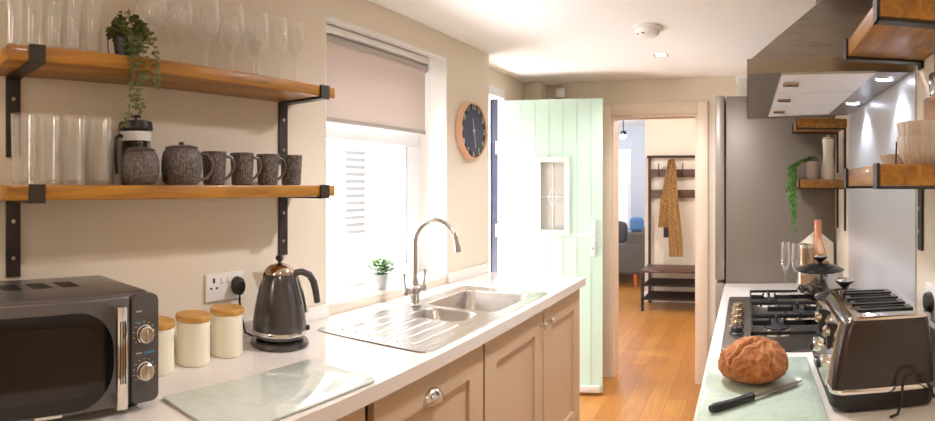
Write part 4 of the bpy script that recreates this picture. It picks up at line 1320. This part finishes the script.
# scarf
t = thing('leopard_scarf', 'brown leopard print scarf hanging from the coat rack', 'scarf', (-.905, 6.66, 1.69))
def cloth(name, path, ws, mat, amp=.012, fold=3.0, yoff=0):
    m = MB(); loops = []
    nseg = 14
    for (x, y, z), w_ in zip(path, ws):
        row = []
        for i in range(nseg + 1):
            u = i / nseg - .5
            row.append((x + u * w_, y + yoff + amp * sin(u * fold * 2 * pi + z * 6), z))
        back = [(a, b + .008, c) for a, b, c in reversed(row)]
        loops.append(row + back)
    m.loft(loops)
    return m.build(name, mat, t, ang=60)
cloth('front_tail', [(.03, -.005, .03), (.035, -.02, -.08), (.03, -.03, -.25), (.035, -.03, -.45), (.055, -.03, -.7), (.07, -.03, -.9), (.075, -.03, -1.12)],
      [.05, .08, .11, .13, .15, .16, .16], M['scarf'])
cloth('back_tail', [(.0, .0, .02), (-.005, -.01, -.1), (-.03, -.01, -.3), (-.06, -.012, -.5), (-.085, -.012, -.78)],
      [.05, .07, .10, .12, .11], M['scarf'], yoff=-.004)
cloth('dark_lining', [(-.02, .015, -.3), (-.04, .015, -.6), (-.045, .015, -.9)], [.06, .08, .07], M['black'], .006)

# sofa seen from its arm side
t = thing('sofa', 'grey fabric sofa with tapered orange legs in the living room', 'sofa', (-1.45, 7.75, 0))
MB().box(-.86, -.02, 0, 1.5, .17, .44, .03, 3).build('seat_base', M['sofa'], t)
MB().box(-.84, .02, -.02, .14, .18, .60, .05, 4).build('arm', M['sofa'], t)
MB().box(-.84, .02, 1.38, 1.54, .18, .60, .05, 4).build('arm', M['sofa'], t)
bk = MB().box(-.22, .0, .0, 1.5, .3, .76, .05, 4).build('backrest', M['sofa'], t)
MB().box(-.84, -.22, .15, 1.37, .43, .56, .04, 4).build('seat_cushion', M['sofa'], t)
for x, y in ((-.10, .06), (-.78, .06), (-.10, 1.44), (-.78, 1.44)):
    MB().lathe([(0, 0), (.018, 0), (.03, .18), (0, .18)], (x, y, 0), 14).build('leg', M['legwood'], t)
def cushion(name, label, mat, loc, rot, s=(.2, .07, .19)):
    m = MB()
    bmesh.ops.create_uvsphere(m.bm, u_segments=28, v_segments=16, radius=1)
    for v in m.bm.verts:
        p = v.co
        f_ = lambda c: math.copysign(abs(c) ** .55, c)
        v.co = Vector((f_(p.x) * s[0], p.y * s[1], f_(p.z) * s[2]))
    o = m.build(name, mat, ang=180); o.location = loc; o.rotation_euler = rot
    return tag(o, label, 'cushion')
cushion('scatter_cushion', 'dark grey cushion leaning on the sofa', M['cushion'], (-1.87, 7.985, .735), (radians(-12), 0, radians(10)), (.17, .06, .165))
cushion('scatter_cushion', 'blue cushion resting on top of the sofa back', M['blue'], (-1.545, 7.9, .86), (0, radians(0), radians(20)), (.10, .08, .10))

# ------------------------------------------------------------------ light
def area(name, loc, rot, sx, sy, power, col=(1, 1, 1)):
    l = bpy.data.lights.new(name, 'AREA'); l.shape = 'RECTANGLE'; l.size = sx; l.size_y = sy; l.energy = power; l.color = col
    o = bpy.data.objects.new(name, l); COL.objects.link(o); o.location = loc; o.rotation_euler = rot
    return o
def spot(name, loc, power, col, ang=120, r=.04, rot=(0, 0, 0)):
    l = bpy.data.lights.new(name, 'SPOT'); l.energy = power; l.color = col; l.spot_size = radians(ang); l.spot_blend = .6; l.shadow_soft_size = r
    o = bpy.data.objects.new(name, l); COL.objects.link(o); o.location = loc; o.rotation_euler = rot
    return o
def point(name, loc, power, col, r=.06):
    l = bpy.data.lights.new(name, 'POINT'); l.energy = power; l.color = col; l.shadow_soft_size = r
    o = bpy.data.objects.new(name, l); COL.objects.link(o); o.location = loc
    return o
WARM = (1, .93, .85)
sun = bpy.data.lights.new('sun', 'SUN'); sun.energy = 2.6; sun.angle = radians(3); sun.color = (1, .97, .92)
so = bpy.data.objects.new('sun', sun); COL.objects.link(so); so.rotation_euler = (0, radians(32), radians(-20))
# unseen area lamp added high outside, standing in for daylight from the sky
area('sky_fill', (-2.25, 2.05, 2.9), (0, radians(-35), 0), 1.0, 1.8, 150, (.95, .98, 1))
# unseen area lamp added below the sill, throws light up onto the ceiling
area('ceiling_fill', (-2.5, 2.05, .3), (0, radians(-128), 0), 1.0, 3.0, 190, (1, .99, .96))
spot('ceiling_spot', (-.504, 3.31, ZC - .01), 40, WARM, 150)
spot('ceiling_spot', (-.4, 1.9, ZC - .01), 66, WARM, 160)
spot('ceiling_spot', (-.3, .35, ZC - .01), 17, (1, .82, .6), 160)
point('rear_fill', (-1.15, -.7, 1.85), 10, (1, .88, .72), .15)  # unseen fill light added behind the camera to brighten the right side
spot('hood_lamp', (.398, 1.62, 1.70), 4.5, (.9, .95, 1), 120, .02)
spot('hood_lamp', (.398, 2.12, 1.70), 4.5, (.9, .95, 1), 120, .02)
point('hall_light', (-.3, 5.3, 2.25), 36, (1, .93, .84), .1)
point('living_light', (-2.2, 8.0, 2.1), 26, (.95, .97, 1), .15)

wd = bpy.data.worlds.new('world'); sc.world = wd; wd.use_nodes = True
nt = wd.node_tree
bg = nt.nodes['Background']; bg.inputs['Color'].default_value = (1, .985, .97, 1); bg.inputs['Strength'].default_value = 1.7

# ------------------------------------------------------------------ camera: wide cylindrical panorama view
F = 570.0
cam = bpy.data.cameras.new('camera')
cam.type = 'PANO'
cam.panorama_type = 'CENTRAL_CYLINDRICAL'
cam.central_cylindrical_range_u_min = -467.5 / F
cam.central_cylindrical_range_u_max = 467.5 / F
cam.central_cylindrical_range_v_min = -(421 - 186) / F
cam.central_cylindrical_range_v_max = 186 / F
cam.central_cylindrical_radius = 1.0
cam.clip_start = .01
co = bpy.data.objects.new('camera', cam); COL.objects.link(co)
co.location = (0, 0, EYE)
co.rotation_euler = (pi / 2, 0, (747 - 467.5) / F)
sc.camera = co

sc.view_settings.view_transform = 'Standard'
sc.view_settings.look = 'None'
sc.view_settings.exposure = 0.25
sc.view_settings.use_white_balance = True
sc.view_settings.white_balance_temperature = 5900
sc.view_settings.white_balance_tint = 14
sc.cycles.max_bounces = 10
sc.cycles.diffuse_bounces = 5
sc.cycles.glossy_bounces = 5
sc.cycles.transparent_max_bounces = 40
sc.cycles.sample_clamp_indirect = 6
